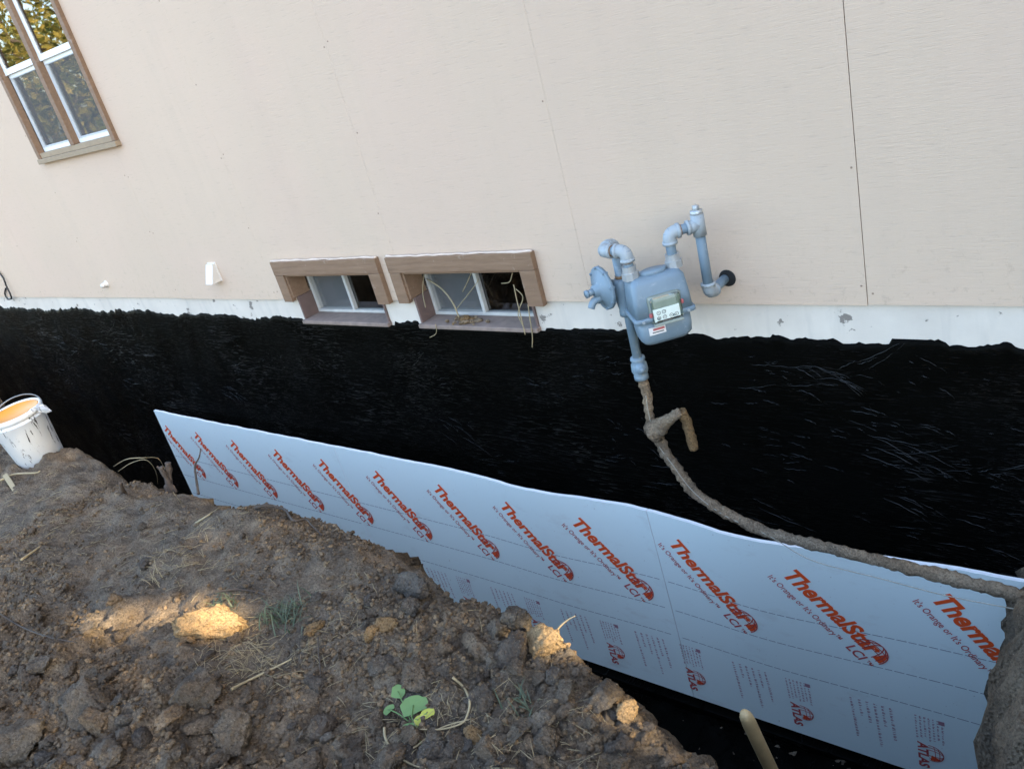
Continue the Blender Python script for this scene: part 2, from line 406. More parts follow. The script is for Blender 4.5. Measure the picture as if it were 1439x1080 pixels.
M = dict(
    siding=mat_siding(), found=mat_found(), tar=mat_tar(), targloss=simple('glossy_tar', (0.004, 0.004, 0.004), 0.3, var=0.2, spec=0.5), soil=mat_soil(), clod=mat_soil('clod_soil', rnd=True),
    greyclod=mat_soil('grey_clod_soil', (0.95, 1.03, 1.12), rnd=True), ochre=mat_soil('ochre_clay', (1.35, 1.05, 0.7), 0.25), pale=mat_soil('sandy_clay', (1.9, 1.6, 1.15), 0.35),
    board=mat_board(), trim=mat_trim(),
    reveal=simple('weathered_reddish_wood', (0.13, 0.085, 0.072), 0.75, var=0.35, scale=14, bump=0.4),
    sillb=simple('beige_sill_paint', (0.27, 0.20, 0.125), 0.65, var=0.25, scale=20, bump=0.3),
    sillg=simple('weathered_sill', (0.21, 0.155, 0.125), 0.8, var=0.5, scale=20, bump=0.5),
    caulk=simple('old_caulk', (0.56, 0.45, 0.36), 0.8, var=0.2), vinyl=simple('white_vinyl', (0.70, 0.73, 0.73), 0.4, var=0.06), oldvinyl=simple('dirty_vinyl', (0.40, 0.39, 0.36), 0.55, var=0.25, scale=20), glass=mat_glass('window_glass', (0.75, 0.8, 0.78), 2.6), screen=mat_screen(),
    curtain=simple('curtain_cloth', (0.80, 0.80, 0.74), 0.9, var=0.08), dark=simple('dark_room', (0.03, 0.03, 0.03), 0.9),
    meter=mat_metal_paint(), fitting=mat_metal_paint('weathered_fitting_paint', 1.4), galv=simple('galvanised_fitting', (0.42, 0.44, 0.44), 0.45, 0.5, 0.25, 40), rust=simple('rusty_thread', (0.20, 0.115, 0.06), 0.8, var=0.4, scale=60),
    index=simple('index_plate', (0.78, 0.79, 0.78), 0.5, var=0.04), black=simple('black_print', (0.01, 0.01, 0.01), 0.6), lens=mat_glass('index_cover', (0.93, 0.97, 0.93), 1.4),
    idxcase=simple('index_case', (0.26, 0.29, 0.25), 0.5, var=0.2, scale=30), seal=simple('red_seal', (0.40, 0.10, 0.10), 0.5), stick=simple('warning_sticker', (0.70, 0.68, 0.66), 0.5, var=0.1),
    red=simple('orange_red_print', (0.86, 0.10, 0.018), 0.5, var=0.06), dred=simple('dark_red_print', (0.50, 0.075, 0.07), 0.55, var=0.1), grey=simple('grey_print', (0.12, 0.14, 0.19), 0.6),
    pale_red=simple('faint_red_print', (0.40, 0.21, 0.25), 0.6),
    mud=mat_soil('dried_mud', (1.55, 1.5, 1.42)), wire=simple('copper_tracer_wire', (0.30, 0.27, 0.21), 0.5, 0.2), pail=mat_pail(),
    nail=simple('rusted_nail', (0.24, 0.17, 0.12), 0.8), orange=simple('orange_plastic', (0.62, 0.25, 0.02), 0.5, var=0.1), steel=simple('steel_wire', (0.22, 0.22, 0.21), 0.4, 0.8),
    foam=simple('white_foam_edge', (0.85, 0.85, 0.84), 0.8, var=0.05, scale=60, bump=0.3), wood=simple('handle_wood', (0.40, 0.30, 0.15), 0.6, var=0.25, scale=25, bump=0.3), twig=simple('dead_twig', (0.05, 0.038, 0.028), 0.9, var=0.35, scale=40, bump=0.5),
    straw=simple('dry_straw', (0.27, 0.215, 0.12), 0.8, var=0.3, scale=30), stump=simple('splintered_root', (0.07, 0.05, 0.035), 0.9, var=0.4, scale=40, bump=0.5),
    grass=mat_leaf('grass_blade', (0.045, 0.068, 0.038), (0.115, 0.135, 0.085), 0.25), leafg=mat_leaf('seedling_leaf', (0.10, 0.19, 0.06), (0.17, 0.27, 0.10), 0.3), leafy=mat_leaf('yellowing_leaf', (0.36, 0.36, 0.05), (0.40, 0.42, 0.08), 0.3),
    crown=mat_leaf('hedge_leaf', (0.04, 0.075, 0.02), (0.10, 0.13, 0.035)), crowny=mat_leaf('autumn_leaf', (0.10, 0.13, 0.03), (0.34, 0.26, 0.06)),
    bark=simple('bark', (0.10, 0.08, 0.06), 0.95, var=0.4, scale=12, bump=0.8), roof=simple('roof_shingle', (0.08, 0.075, 0.07), 0.9, var=0.3), cap=simple('vent_white', (0.60, 0.55, 0.48), 0.5, var=0.06),
)

# ------------------------------------------------------------------ ground
def axis(segs):
    out = []
    for a, b, st in segs:
        n = max(1, int(round((b - a) / st))); out += list(a + (b - a) * np.arange(n) / n)
    out.append(segs[-1][1]); return np.array(out)
gx = axis([(-160, -40, 20), (-40, -16, 4), (-16, -9, 0.25), (-9, -6, 0.05), (-6, -4.2, 0.028), (-4.2, -2.8, 0.017), (-2.8, -0.3, 0.0105), (-0.3, 0.6, 0.03), (0.6, 3, 0.15), (3, 12, 1), (12, 40, 7), (40, 160, 20)])
gy = axis([(-160, -40, 20), (-40, -12, 4), (-12, -5, 0.35), (-5, -3.0, 0.05), (-3.0, -1.25, 0.0105), (-1.25, -0.9, 0.02), (-0.9, 0.06, 0.02), (0.06, 0.16, 0.1), (0.16, 40, 5), (40, 160, 20)])
GX, GY = np.meshgrid(gx, gy, indexing='ij')
GZ = height(GX.ravel(), GY.ravel())
nx, ny = len(gx), len(gy)
co = np.stack([GX.ravel(), GY.ravel(), GZ], 1)
gzm = GZ.reshape(nx, ny); dzx = np.gradient(gzm, gx, axis=0).ravel(); dzy = np.gradient(gzm, gy, axis=1).ravel()
stp = sstep(0.9, 2.2, np.hypot(dzx, dzy)) * (GY.ravel() < 0.0) * (GZ < -.42); hl = np.hypot(dzx, dzy) + 1e-6
pa = GX.ravel() + GZ * .83; pb = GY.ravel() - GZ * .71
dsp = stp * (0.09 * fbm(pa * 5, pb * 5, 81, 4, .6) + 0.05 * clods(pa * 11, pb * 11, 83, .7) - .015 + .02 * fbm(pa * 30, pb * 30, 88, 2))
co[:, 0] -= dsp * dzx / hl; co[:, 1] -= dsp * dzy / hl
idx = (np.arange(nx - 1)[:, None] * ny + np.arange(ny - 1)[None, :]).ravel()
quads = np.stack([idx, idx + ny, idx + ny + 1, idx + 1], 1)
me = bpy.data.meshes.new('ground')
me.vertices.add(len(co)); me.vertices.foreach_set('co', co.ravel())
me.loops.add(len(quads) * 4); me.loops.foreach_set('vertex_index', quads.ravel().astype(np.int32))
me.polygons.add(len(quads)); me.polygons.foreach_set('loop_start', (np.arange(len(quads)) * 4).astype(np.int32))
me.polygons.foreach_set('use_smooth', np.ones(len(quads), bool)); me.update(calc_edges=True)
tag(link('ground', me, M['soil']), kind='structure')

# ------------------------------------------------------------------ house
HX0, HX1, HTOP = -12.5, 4.0, 5.2
BW = [(-4.395, -3.595), (-3.335, -2.505)]          # basement window openings in x
BZ0, BZ1 = -0.15, 0.175
UW = (-6.93, -5.72, 1.16, 2.55)                      # upper window opening
house = empty('house', (0, 0, 0))
tag(house, 'pinkish beige house with plain panel siding above a black tarred foundation', 'house')
def sheet(x0, x1, z0, z1, yf, yb, holes, bev=0.0):
    xs = sorted({x0, x1} | {v for h in holes for v in h[:2] if x0 < v < x1}); zs = sorted({z0, z1} | {v for h in holes for v in h[2:] if z0 < v < z1})
    bm = bmesh.new(); g = {}
    def vt(x, z):
        if (x, z) not in g: g[(x, z)] = bm.verts.new((x, yf, z))
        return g[(x, z)]
    for i in range(len(xs) - 1):
        for j in range(len(zs) - 1):
            cx = (xs[i] + xs[i + 1]) / 2; cz = (zs[j] + zs[j + 1]) / 2
            if any(h[0] < cx < h[1] and h[2] < cz < h[3] for h in holes): continue
            bm.faces.new((vt(xs[i], zs[j]), vt(xs[i + 1], zs[j]), vt(xs[i + 1], zs[j + 1]), vt(xs[i], zs[j + 1])))
    r = bmesh.ops.extrude_face_region(bm, geom=list(bm.faces))
    for v in r['geom']:
        if isinstance(v, bmesh.types.BMVert): v.co.y = yb
    bmesh.ops.recalc_face_normals(bm, faces=list(bm.faces))
    return bm
holes = [(a, b, -1, BZ1) for a, b in BW] + [UW]
seams = [HX0, -10.69, -9.47, -8.25, -7.03, -5.81, -4.59, -3.37, -2.151, -0.931, 0.289, 1.509, 2.729, HX1]
for i in range(len(seams) - 1):
    g = 0.0014 if abs(seams[i] + 0.931) < 0.01 else 0.0005; g2 = 0.0014 if abs(seams[i + 1] + 0.931) < 0.01 else 0.0005
    bm = sheet(seams[i] + g, seams[i + 1] - g2, 0.003 * math.sin(i * 2.1), HTOP, 0.0, 0.014, holes)
    part('siding_panel', bm_mesh('siding_panel', bm), M['siding'], house)
for sx_, zz_ in [(s_, z_) for s_ in seams[2:11] for z_ in (.06, .5, .92, 1.35, 1.8, 2.3)]:
    for d_ in (-.018, .02):
        if any(h[0] - .1 < sx_ + d_ < h[1] + .1 and h[2] - .1 < zz_ < h[3] + .12 for h in holes) or random.random() < .35: continue
        part('nail_head', pydata('nail_head', *lathe([(0, .0016), (.0035, .0014), (.0042, 0)], (sx_ + d_, 0, zz_ + random.gauss(0, .012)), (0, -1, 0), 8)), M['nail'], house)
part('backing_wall', bm_mesh('backing_wall', sheet(HX0, HX1, 0.02, HTOP - 0.01, 0.0145, 0.12, holes)), M['black'], house)
bm = sheet(HX0, HX1, -2.7, 0.018, 0.016, 0.24, [(a, b, BZ0, 1) for a, b in BW])
part('foundation_wall', bm_mesh('foundation_wall', bm), M['found'], house)
part('footing', bm_mesh('footing', box(HX0, HX1, -0.13, 0.015, -2.7, -2.37, 0.006)), M['tar'], house)
# tar coat: ragged upper edge
xs = np.arange(HX0, HX1, 0.012)
top = -0.125 - 0.012 * (xs + 9) / 9 * 1.6 + 0.035 * fbm(xs * 2.2, xs * 0 + 1, 3, 3) + 0.026 * fbm(xs * 14, xs * 0 + 5, 5, 3) + 0.022 * np.maximum(0, fbm(xs * 45, xs * 0, 9, 2)) * (fbm(xs * 1.7, xs * 0 + 8, 13, 2) > 0) 
top = np.where((xs > -0.86) & (xs < -0.72), np.maximum(top, -0.142), top)
for a, b in BW: top = np.where((xs > a - 0.03) & (xs < b + 0.03), np.minimum(top, -0.163), top)
zr = [0.0, 0.006, 0.03, 0.1, 0.25, 0.6, 1.2, 1.8, 2.4]
V = []; F = []
for i, x in enumerate(xs):
    for j, dz in enumerate(zr):
        z = top[i] - dz * (2.62 + top[i]) / 2.4 if j > 3 else top[i] - dz
        V.append((x, (0.0155 if j == 0 else 0.0105 if j == 1 else 0.007), z))
k = len(zr)
for i in range(len(xs) - 1):
    for j in range(k - 1): F.append((i * k + j + 1, (i + 1) * k + j + 1, (i + 1) * k + j, i * k + j))
part('waterproof_coating', pydata('waterproof_coating', V, F, True), M['tar'], house)
its = []; RT = random.Random(12)
for fam in range(60):
    fx = RT.choice((RT.uniform(-1.5, -0.1), RT.uniform(-1.5, -0.1), RT.uniform(-3.6, -1.4), RT.uniform(-8.5, -3.5))); fz = RT.uniform(-1.05, -0.2); ln = RT.uniform(.05, .3); cv = RT.uniform(-.6, .3); sl_ = RT.gauss(-.08, .22); nn = RT.randint(2, 10)
    for q in range(nn):
        x0 = fx + RT.gauss(0, .11); z0 = fz - q * RT.uniform(.008, .028); l_ = ln * RT.uniform(.12, 1) ** 1.4; th = RT.uniform(.35, .85); c_ = cv + RT.gauss(0, .15); s_ = sl_ + RT.gauss(0, .07)
        its.append(tube_data([(x0 + l_ * t_, 0.0068 + .0009 * math.sin(t_ * 11 + q * 3), z0 + s_ * l_ * t_ + c_ * l_ * t_ * t_ + .002 * math.sin(t_ * 17 + q)) for t_ in [k_ / 9 for k_ in range(10)]], [th * r_ for r_ in (.0004, .0011, .0018, .0022, .0012, .0021, .0017, .0008, .0012, .0004)], 6))
tr_ = part('trowel_ridges', merged('trowel_ridges', its), M['targloss'], house); tr_['kind'] = 'stuff'
part('side_wall', bm_mesh('side_wall', box(HX0 + 0.01, HX0 + 0.12, 0.13, 8, -0.5, HTOP - 0.02)), M['siding'], house)
part('side_wall', bm_mesh('side_wall', box(HX1 - 0.12, HX1 - 0.01, 0.13, 8, -0.5, HTOP - 0.02)), M['siding'], house)
part('back_wall', bm_mesh('back_wall', box(HX0 + 0.13, HX1 - 0.13, 7.8, 7.95, -0.5, HTOP - 0.02)), M['siding'], house)
V = [(HX0 - .3, -.35, HTOP - .02), (HX1 + .3, -.35, HTOP - .02), (HX1 + .3, 4, HTOP + 2.3), (HX0 - .3, 4, HTOP + 2.3), (HX0 - .3, 8.35, HTOP - .02), (HX1 + .3, 8.35, HTOP - .02)]
V += [(x, y, z + 0.14) for x, y, z in V]
F = [(0, 1, 2, 3), (3, 2, 5, 4), (6, 9, 8, 7), (9, 10, 11, 8), (0, 6, 7, 1), (4, 5, 11, 10), (0, 3, 9, 6), (3, 4, 10, 9), (1, 7, 8, 2), (2, 8, 11, 5)]
part('roof', pydata('roof', V, F), M['roof'], house)

def wboard(parent, name, x0, x1, y0, y1, z0, z1, mat, bev=0.003):
    return part(name, bm_mesh(name, box(x0, x1, y0, y1, z0, z1, bev)), mat, parent)
for wi, (a, b) in enumerate(BW):
    bwn = empty('basement_window', ((a + b) / 2, 0, BZ0)); bwn.parent = house
    if wi: bwn['label'] = 'basement window with dry vines and a dirt clump on its sill'
    else: bwn['label'] = 'basement window with a clean bare sill'
    tw = 0.085; ty = -0.035
    wboard(bwn, 'trim_board', a - tw, b + tw + .01, ty, -0.001, BZ1, BZ1 + 0.088, M['trim'])
    wboard(bwn, 'trim_board', a - tw, a, ty + .002, -0.001, -0.005, BZ1 - 0.001, M['trim'])
    wboard(bwn, 'trim_board', b, b + tw + .01, ty + .001, -0.001, -0.012, BZ1 - 0.001, M['trim'])
    cz = BZ1 + .088; nn = 50; CV = [(a - tw + (b - a + 2 * tw + .01) * i_ / nn, -.02 + .012 * vnoise(np.array([i_ * .37]), np.array([wi * 3.]), 4)[0], cz + .003 + .005 * vnoise(np.array([i_ * .5]), np.array([wi * 9.]), 6)[0]) for i_ in range(nn + 1)]
    part('caulk_bead', tube('caulk_bead', CV, [.004 + .006 * max(0, vnoise(np.array([i_ * .8]), np.array([wi * 5.]), 2)[0] + .2) for i_ in range(nn + 1)], 8), M['caulk'], bwn)
    wboard(bwn, 'reveal_board', a - 0.012, a + 0.012, -0.02, 0.11, 0.015, BZ1 - 0.002, M['trim'])
    wboard(bwn, 'reveal_board', b - 0.012, b + 0.012, -0.02, 0.11, 0.015, BZ1 - 0.002, M['trim'])
    wboard(bwn, 'reveal_board', a + 0.0, a + 0.014, 0.004, 0.20, BZ0 + 0.012, 0.014, M['reveal'])
    wboard(bwn, 'reveal_board', b - 0.014, b - 0.0, 0.004, 0.20, BZ0 + 0.012, 0.014, M['reveal'])
    wboard(bwn, 'head_board', a + 0.013, b - 0.013, -0.02, 0.2, BZ1 - 0.014, BZ1 - 0.002, M['trim'])
    wboard(bwn, 'sill', a - 0.004, b + 0.004, -0.018, 0.20, BZ0 - 0.012, BZ0 + 0.012, M['sillg'], 0.004)
    x0, x1, z0, z1, yy = a + 0.016, b - 0.016, BZ0 + 0.014, BZ1 - 0.016, 0.115
    f = bmesh.new(); fw = 0.019
    box(x0, x1, yy, yy + 0.05, z0, z0 + fw, 0.003, f); box(x0, x1, yy, yy + 0.05, z1 - fw, z1, 0.003, f)
    box(x0, x0 + fw, yy + .001, yy + 0.049, z0 + fw, z1 - fw, 0.003, f); box(x1 - fw, x1, yy + .001, yy + 0.049, z0 + fw, z1 - fw, 0.003, f)
    part('window_frame', bm_mesh('window_frame', f), M['oldvinyl'], bwn)
    mid = x0 + (x1 - x0) * 0.47
    wboard(bwn, 'meeting_rail', mid - 0.011, mid + 0.011, yy - 0.002, yy + 0.045, z0 + fw, z1 - fw, M['oldvinyl'])
    wboard(bwn, 'pane', x0 + fw, mid - 0.014, yy + 0.034, yy + 0.038, z0 + fw, z1 - fw, M['glass'], 0)
    wboard(bwn, 'pane', mid + 0.014, x1 - fw, yy + 0.022, yy + 0.026, z0 + fw, z1 - fw, M['glass'], 0)
    part('insect_screen', pydata('insect_screen', [(x0 + fw, yy + .012, z0 + fw), (mid - .014, yy + .012, z0 + fw), (mid - .014, yy + .012, z1 - fw), (x0 + fw, yy + .012, z1 - fw)], [(0, 1, 2, 3)]), M['screen'], bwn)
    wboard(bwn, 'room_backdrop', x0 - .02, x1 + .02, 0.62, 0.64, -0.6, 0.6, M['dark'], 0)

ax0, ax1, az0, az1 = UW
up = empty('upper_window', ((ax0 + ax1) / 2, 0, az0)); up.parent = house
up['label'] = 'tall paired window with white sashes and brown trim'
wboard(up, 'trim_board', ax0 - 0.03, ax0 + 0.02, -0.028, 0.02, az0 + .002, az1, M['trim'])
wboard(up, 'trim_board', ax1 - 0.02, ax1 + 0.03, -0.028, 0.02, az0 + .002, az1, M['trim'])
wboard(up, 'trim_board', ax0 - 0.03, ax1 + 0.03, -0.03, 0.02, az1 + .001, az1 + 0.06, M['trim'])
wboard(up, 'sill', ax0 - 0.032, ax1 + 0.034, -0.04, 0.06, az0 - 0.035, az0 + 0.001, M['sillb'])
wboard(up, 'sill_nosing', ax0 + 0.021, ax1 - 0.021, -0.02, 0.06, az0 + 0.002, az0 + 0.04, M['sillb'])
mx = (ax0 + ax1) / 2
wboard(up, 'mullion', mx - 0.03, mx + 0.03, -0.024, 0.05, az0 + 0.041, az1, M['trim'])
for a, b in ((ax0 + 0.021, mx - 0.031), (mx + 0.031, ax1 - 0.021)):
    zb = az0 + 0.041; zm = 1.775
    for (zz0, zz1, yy, nm) in ((zb, zm, 0.022, 'lower_sash'), (zm - 0.006, az1 - 0.002, 0.004, 'upper_sash')):
        f = bmesh.new(); fw = 0.036; rl = 0.042
        box(a, b, yy, yy + 0.028, zz0, zz0 + rl, 0.003, f); box(a, b, yy, yy + 0.028, zz1 - fw, zz1, 0.003, f)
        box(a, a + fw, yy + .001, yy + 0.027, zz0 + rl, zz1 - fw, 0.003, f); box(b - fw, b, yy + .001, yy + 0.027, zz0 + rl, zz1 - fw, 0.003, f)
        part(nm, bm_mesh(nm, f), M['vinyl'], up)
        wboard(up, 'pane', a + fw, b - fw, yy + 0.012, yy + 0.016, zz0 + rl, zz1 - fw, M['glass'], 0)
    part('insect_screen', pydata('insect_screen', [(a + .03, .012, zb + .03), (b - .03, .012, zb + .03), (b - .03, .012, zm - .03), (a + .03, .012, zm - .03)], [(0, 1, 2, 3)]), M['screen'], up)
    n = 60; V = []; F = []
    for i in range(n + 1):
        x = a + (b - a) * i / n
        for z in (zb - .05, az1 - .5): V.append((x, 0.12 + 0.035 * math.sin(i * 0.6) + 0.014 * math.sin(i * 1.9), z))
    for i in range(n): F.append((2 * i, 2 * i + 2, 2 * i + 3, 2 * i + 1))
    part('curtain', pydata('curtain', V, F, True), M['curtain'], up)
    wboard(up, 'room_backdrop', a - .03, b + .03, 0.6, 0.62, 0.9, 2.9, M['dark'], 0)

# small fittings on the siding
vent = empty('vent_hood', on_wall(303, 383))
tag(vent, 'small white wedge shaped vent hood fixed low on the beige siding', 'vent')
c0 = vent.location
bm = bmesh.new(); wv = 0.042
P = [bm.verts.new((c0.x + s * wv, y, c0.z + z)) for s in (-1, 1) for y, z in ((-0.002, 0.066), (-0.022, 0.068), (-0.08, -0.055), (-0.002, -0.058))]
bm.faces.new((P[0], P[1], P[2], P[3])); bm.faces.new((P[7], P[6], P[5], P[4]))
for i in range(4):
    if i != 2: bm.faces.new((P[i], P[i + 4], P[(i + 1) % 4 + 4], P[(i + 1) % 4]))
bmesh.ops.recalc_face_normals(bm, faces=list(bm.faces))
part('hood', bm_mesh('hood', bm), M['cap'], vent)
part('back_plate', bm_mesh('back_plate', box(c0.x - .05, c0.x + .05, -0.006, 0.001, c0.z - .06, c0.z + .075, 0.002)), M['cap'], vent)
kn = on_wall(150, 399)
V, F = lathe([(0.0, .05), (.016, .048), (.022, .03), (.018, .012), (.03, .006), (.032, 0)], (kn.x, 0.0, kn.z), (0, -1, 0), 16)
tag(link('wall_cap', pydata('wall_cap', V, F, True), M['cap']), 'tiny white round cap fixed to siding above the foundation edge', 'cap')
hk = [on_wall(u, v, d) for u, v, d in ((-12, 372, .01), (3, 388, .02), (9, 402, .03), (14, 412, .035), (16, 419, .03), (11, 420, .02), (7, 413, .015), (8, 405, .01))]
tag(link('cable_loop', tube('cable_loop', spline(hk, 6), 0.008, 8), M['black']), 'black cable hanging down the siding and curling into a loop', 'cable')

# ------------------------------------------------------------------ insulation boards with print
def bow(x):
    return sum(_bow(np.asarray(x) + k * .04) for k in range(-4, 5)) / 9
def _bow(x):
    return np.interp(x, [-7.0, -6, -5, -4, -3.3, -2.95, -2.72, -2.4, -2.03, -1.75, -1.476, -1.15, -0.8, -0.45, 0.4], [-0.02, 0.0, 0.01, 0.02, 0.03, 0.06, 0.085, 0.06, 0.045, 0.09, 0.135, 0.10, 0.06, 0.05, 0.04])
BT, BB = -1.045, -2.352
def board_y(x, z):
    t = np.clip((z - BB) / (BT - BB), 0, 1)
    return -0.085 - bow(x) * t ** 1.3
boards = []
spans = [(-6.985, -4.47), (-4.466, -2.01), (-2.006, 0.42)]
blabels = ['pale blue printed insulation board whose free upright edge stands beside bare black wall', 'pale blue printed insulation board butted between the two other boards', 'pale blue printed insulation board with muddy gas pipe crossing its top edge']
for (x0, x1), lb in zip(spans, blabels):
    root = empty('insulation_board', ((x0 + x1) / 2, -0.08, BB)); tag(root, lb, 'insulation board', 'insulation boards along the foundation'); boards.append(root)
    nX, nZ = 60, 14; V = []; F = []
    X = np.linspace(x0, x1, nX + 1); Z = np.linspace(BB, BT, nZ + 1)
    edge = 0.006 * fbm(X * 9, X * 0 + 2, 33, 3)
    for back in (0, 1):
        for i in range(nX + 1):
            for j in range(nZ + 1):
                z = Z[j] + (edge[i] if j == nZ else 0)
                V.append((X[i], float(board_y(X[i], Z[j])) + 0.02 * back, z))
    s = (nX + 1) * (nZ + 1); q = nZ + 1
    for i in range(nX):
        for j in range(nZ):
            a = i * q + j; F.append((a, a + q, a + q + 1, a + 1)); F.append((s + a, s + a + 1, s + a + q + 1, s + a + q))
        a = i * q + nZ; F.append((a, a + q, s + a + q, s + a)); a = i * q; F.append((a, s + a, s + a + q, a + q))
    for j in range(nZ):
        F.append((j, j + 1, s + j + 1, s + j)); a = nX * q + j; F.append((a, s + a, s + a + 1, a + 1))
    fs = part('foam_sheet', pydata('foam_sheet', V, F), M['board'], root); fs.data.materials.append(M['foam'])
    for p_ in fs.data.polygons:
        if abs(p_.normal.y) < .6: p_.material_index = 1
def board_for(x):
    for r, (a, b) in zip(boards, spans):
        if a <= x <= b: return r
    return boards[0] if x < -4 else boards[2]
_tc = {}
def text_mesh(body, size, shear=0.0, bold=0.0, spacing=1.0):
    key = (body, size, shear, bold, spacing)
    if key not in _tc:
        cu = bpy.data.curves.new('print', 'FONT'); cu.body = body; cu.size = size; cu.shear = shear; cu.offset = bold; cu.space_character = spacing; cu.resolution_u = 3
        o = bpy.data.objects.new('print', cu); COL.objects.link(o)
        dg = bpy.context.evaluated_depsgraph_get(); me = bpy.data.meshes.new_from_object(o.evaluated_get(dg))
        vv = [v.co.copy() for v in me.vertices]; ff = [tuple(p.vertices) for p in me.polygons]
        bpy.data.objects.remove(o); bpy.data.meshes.remove(me); _tc[key] = (vv, ff)
    return _tc[key]
def put(vf, ox, oz, ang, sx=1.0, lift=0.0016):
    ca, sa = math.cos(ang), math.sin(ang); out = []
    for v in vf[0]:
        x = v[0] * sx; z = v[1]
        X = ox + x * ca - z * sa; Zz = oz + x * sa + z * ca
        out.append((X, float(board_y(X, Zz)) - lift, Zz))
    return out, vf[1]
def fit(vf, length): 
    return length / max(v[0] for v in vf[0])
def strip(p, w):      # polyline band in board space
    V = []; F = []
    for i in range(len(p)):
        a = p[max(i - 1, 0)]; b = p[min(i + 1, len(p) - 1)]; dx, dz = b[0] - a[0], b[1] - a[1]; L = math.hypot(dx, dz) or 1
        nx_, nz_ = -dz / L * w / 2, dx / L * w / 2
        V += [(p[i][0] + nx_, p[i][1] + nz_), (p[i][0] - nx_, p[i][1] - nz_)]
    for i in range(len(p) - 1): F.append((2 * i, 2 * i + 1, 2 * i + 3, 2 * i + 2))
    return V, F
def arc(cx, cz, rx, rz, a0, a1, n=14):
    return [(cx + rx * math.cos(a0 + (a1 - a0) * i / n), cz + rz * math.sin(a0 + (a1 - a0) * i / n)) for i in range(n + 1)]
def globe(r):
    """dome of curved meridians, flat cut below"""
    ps = []
    for k in (1.0, 0.72, 0.38): ps.append(strip(arc(0, 0, r * k, r, -0.25, math.pi + 0.25), r * 0.07))
    for h in (0.25, 0.62): 
        wd = math.sqrt(1 - h * h) * r; ps.append(strip(arc(0, h * r - .1 * r, wd, 0.16 * r, 0, math.pi), r * 0.06))
    return ps
def cat(name, items, mat, parent):
    V = []; F = []
    for v, f in items:
        o = len(V); V += list(v); F += [tuple(i + o for i in q) for q in f if min(v[i][0] for i in q) > -6.97]
    used = sorted({i for q in F for i in q}); mp = {i: k for k, i in enumerate(used)}
    if not used: return None
    return part(name, pydata(name, [V[i] for i in used], [tuple(mp[i] for i in q) for q in F]), mat, parent)
TXT = text_mesh('ThermalStar', 0.120, 0.20, 0.0040, 0.98); SUB = text_mesh("It's Orange or It's Ordinary\u2122", 0.045, 0.0, 0.0004); LCI = text_mesh('LCI', 0.07, 0.12, 0.0014); TMK = text_mesh('\u2122', 0.04, 0, 0.0004)
ATL = text_mesh('ATLAS', 0.06, 0.0, 0.0022); FPL = text_mesh('EPS', 0.028, 0.0, 0.0006)
A45 = math.radians(-51); TD = (math.cos(A45), math.sin(A45)); TU = (-math.sin(A45), math.cos(A45))
logo_px = [(220, 588), (268, 600), (318, 610), (378, 622), (442, 635), (518, 650), (605, 667), (700, 690), (803, 722), (942, 750), (1103, 797), (1315, 825)]
def rot(vf, ang, ox, oz): 
    ca, sa = math.cos(ang), math.sin(ang); return [Vector((v[0] * ca - v[1] * sa + ox, v[0] * sa + v[1] * ca + oz, 0)) for v in vf[0]], vf[1]
def wordbars(length, h, rnd):
    V = []; F = []; x = 0
    while x < length - .004:
        wl_ = min(rnd.uniform(.006, .02), length - x)
        nl = max(1, int(wl_ / .0042))
        for q in range(nl):
            a0 = x + q * .0042; hh = h * rnd.choice((.55, .6, .85)); o = len(V); V += [Vector((a0, 0, 0)), Vector((a0 + .0029, 0, 0)), Vector((a0 + .0029, hh, 0)), Vector((a0, hh, 0))]; F.append((o, o + 1, o + 2, o + 3))
        x += wl_ + .005
    return V, F
RW = random.Random(3)
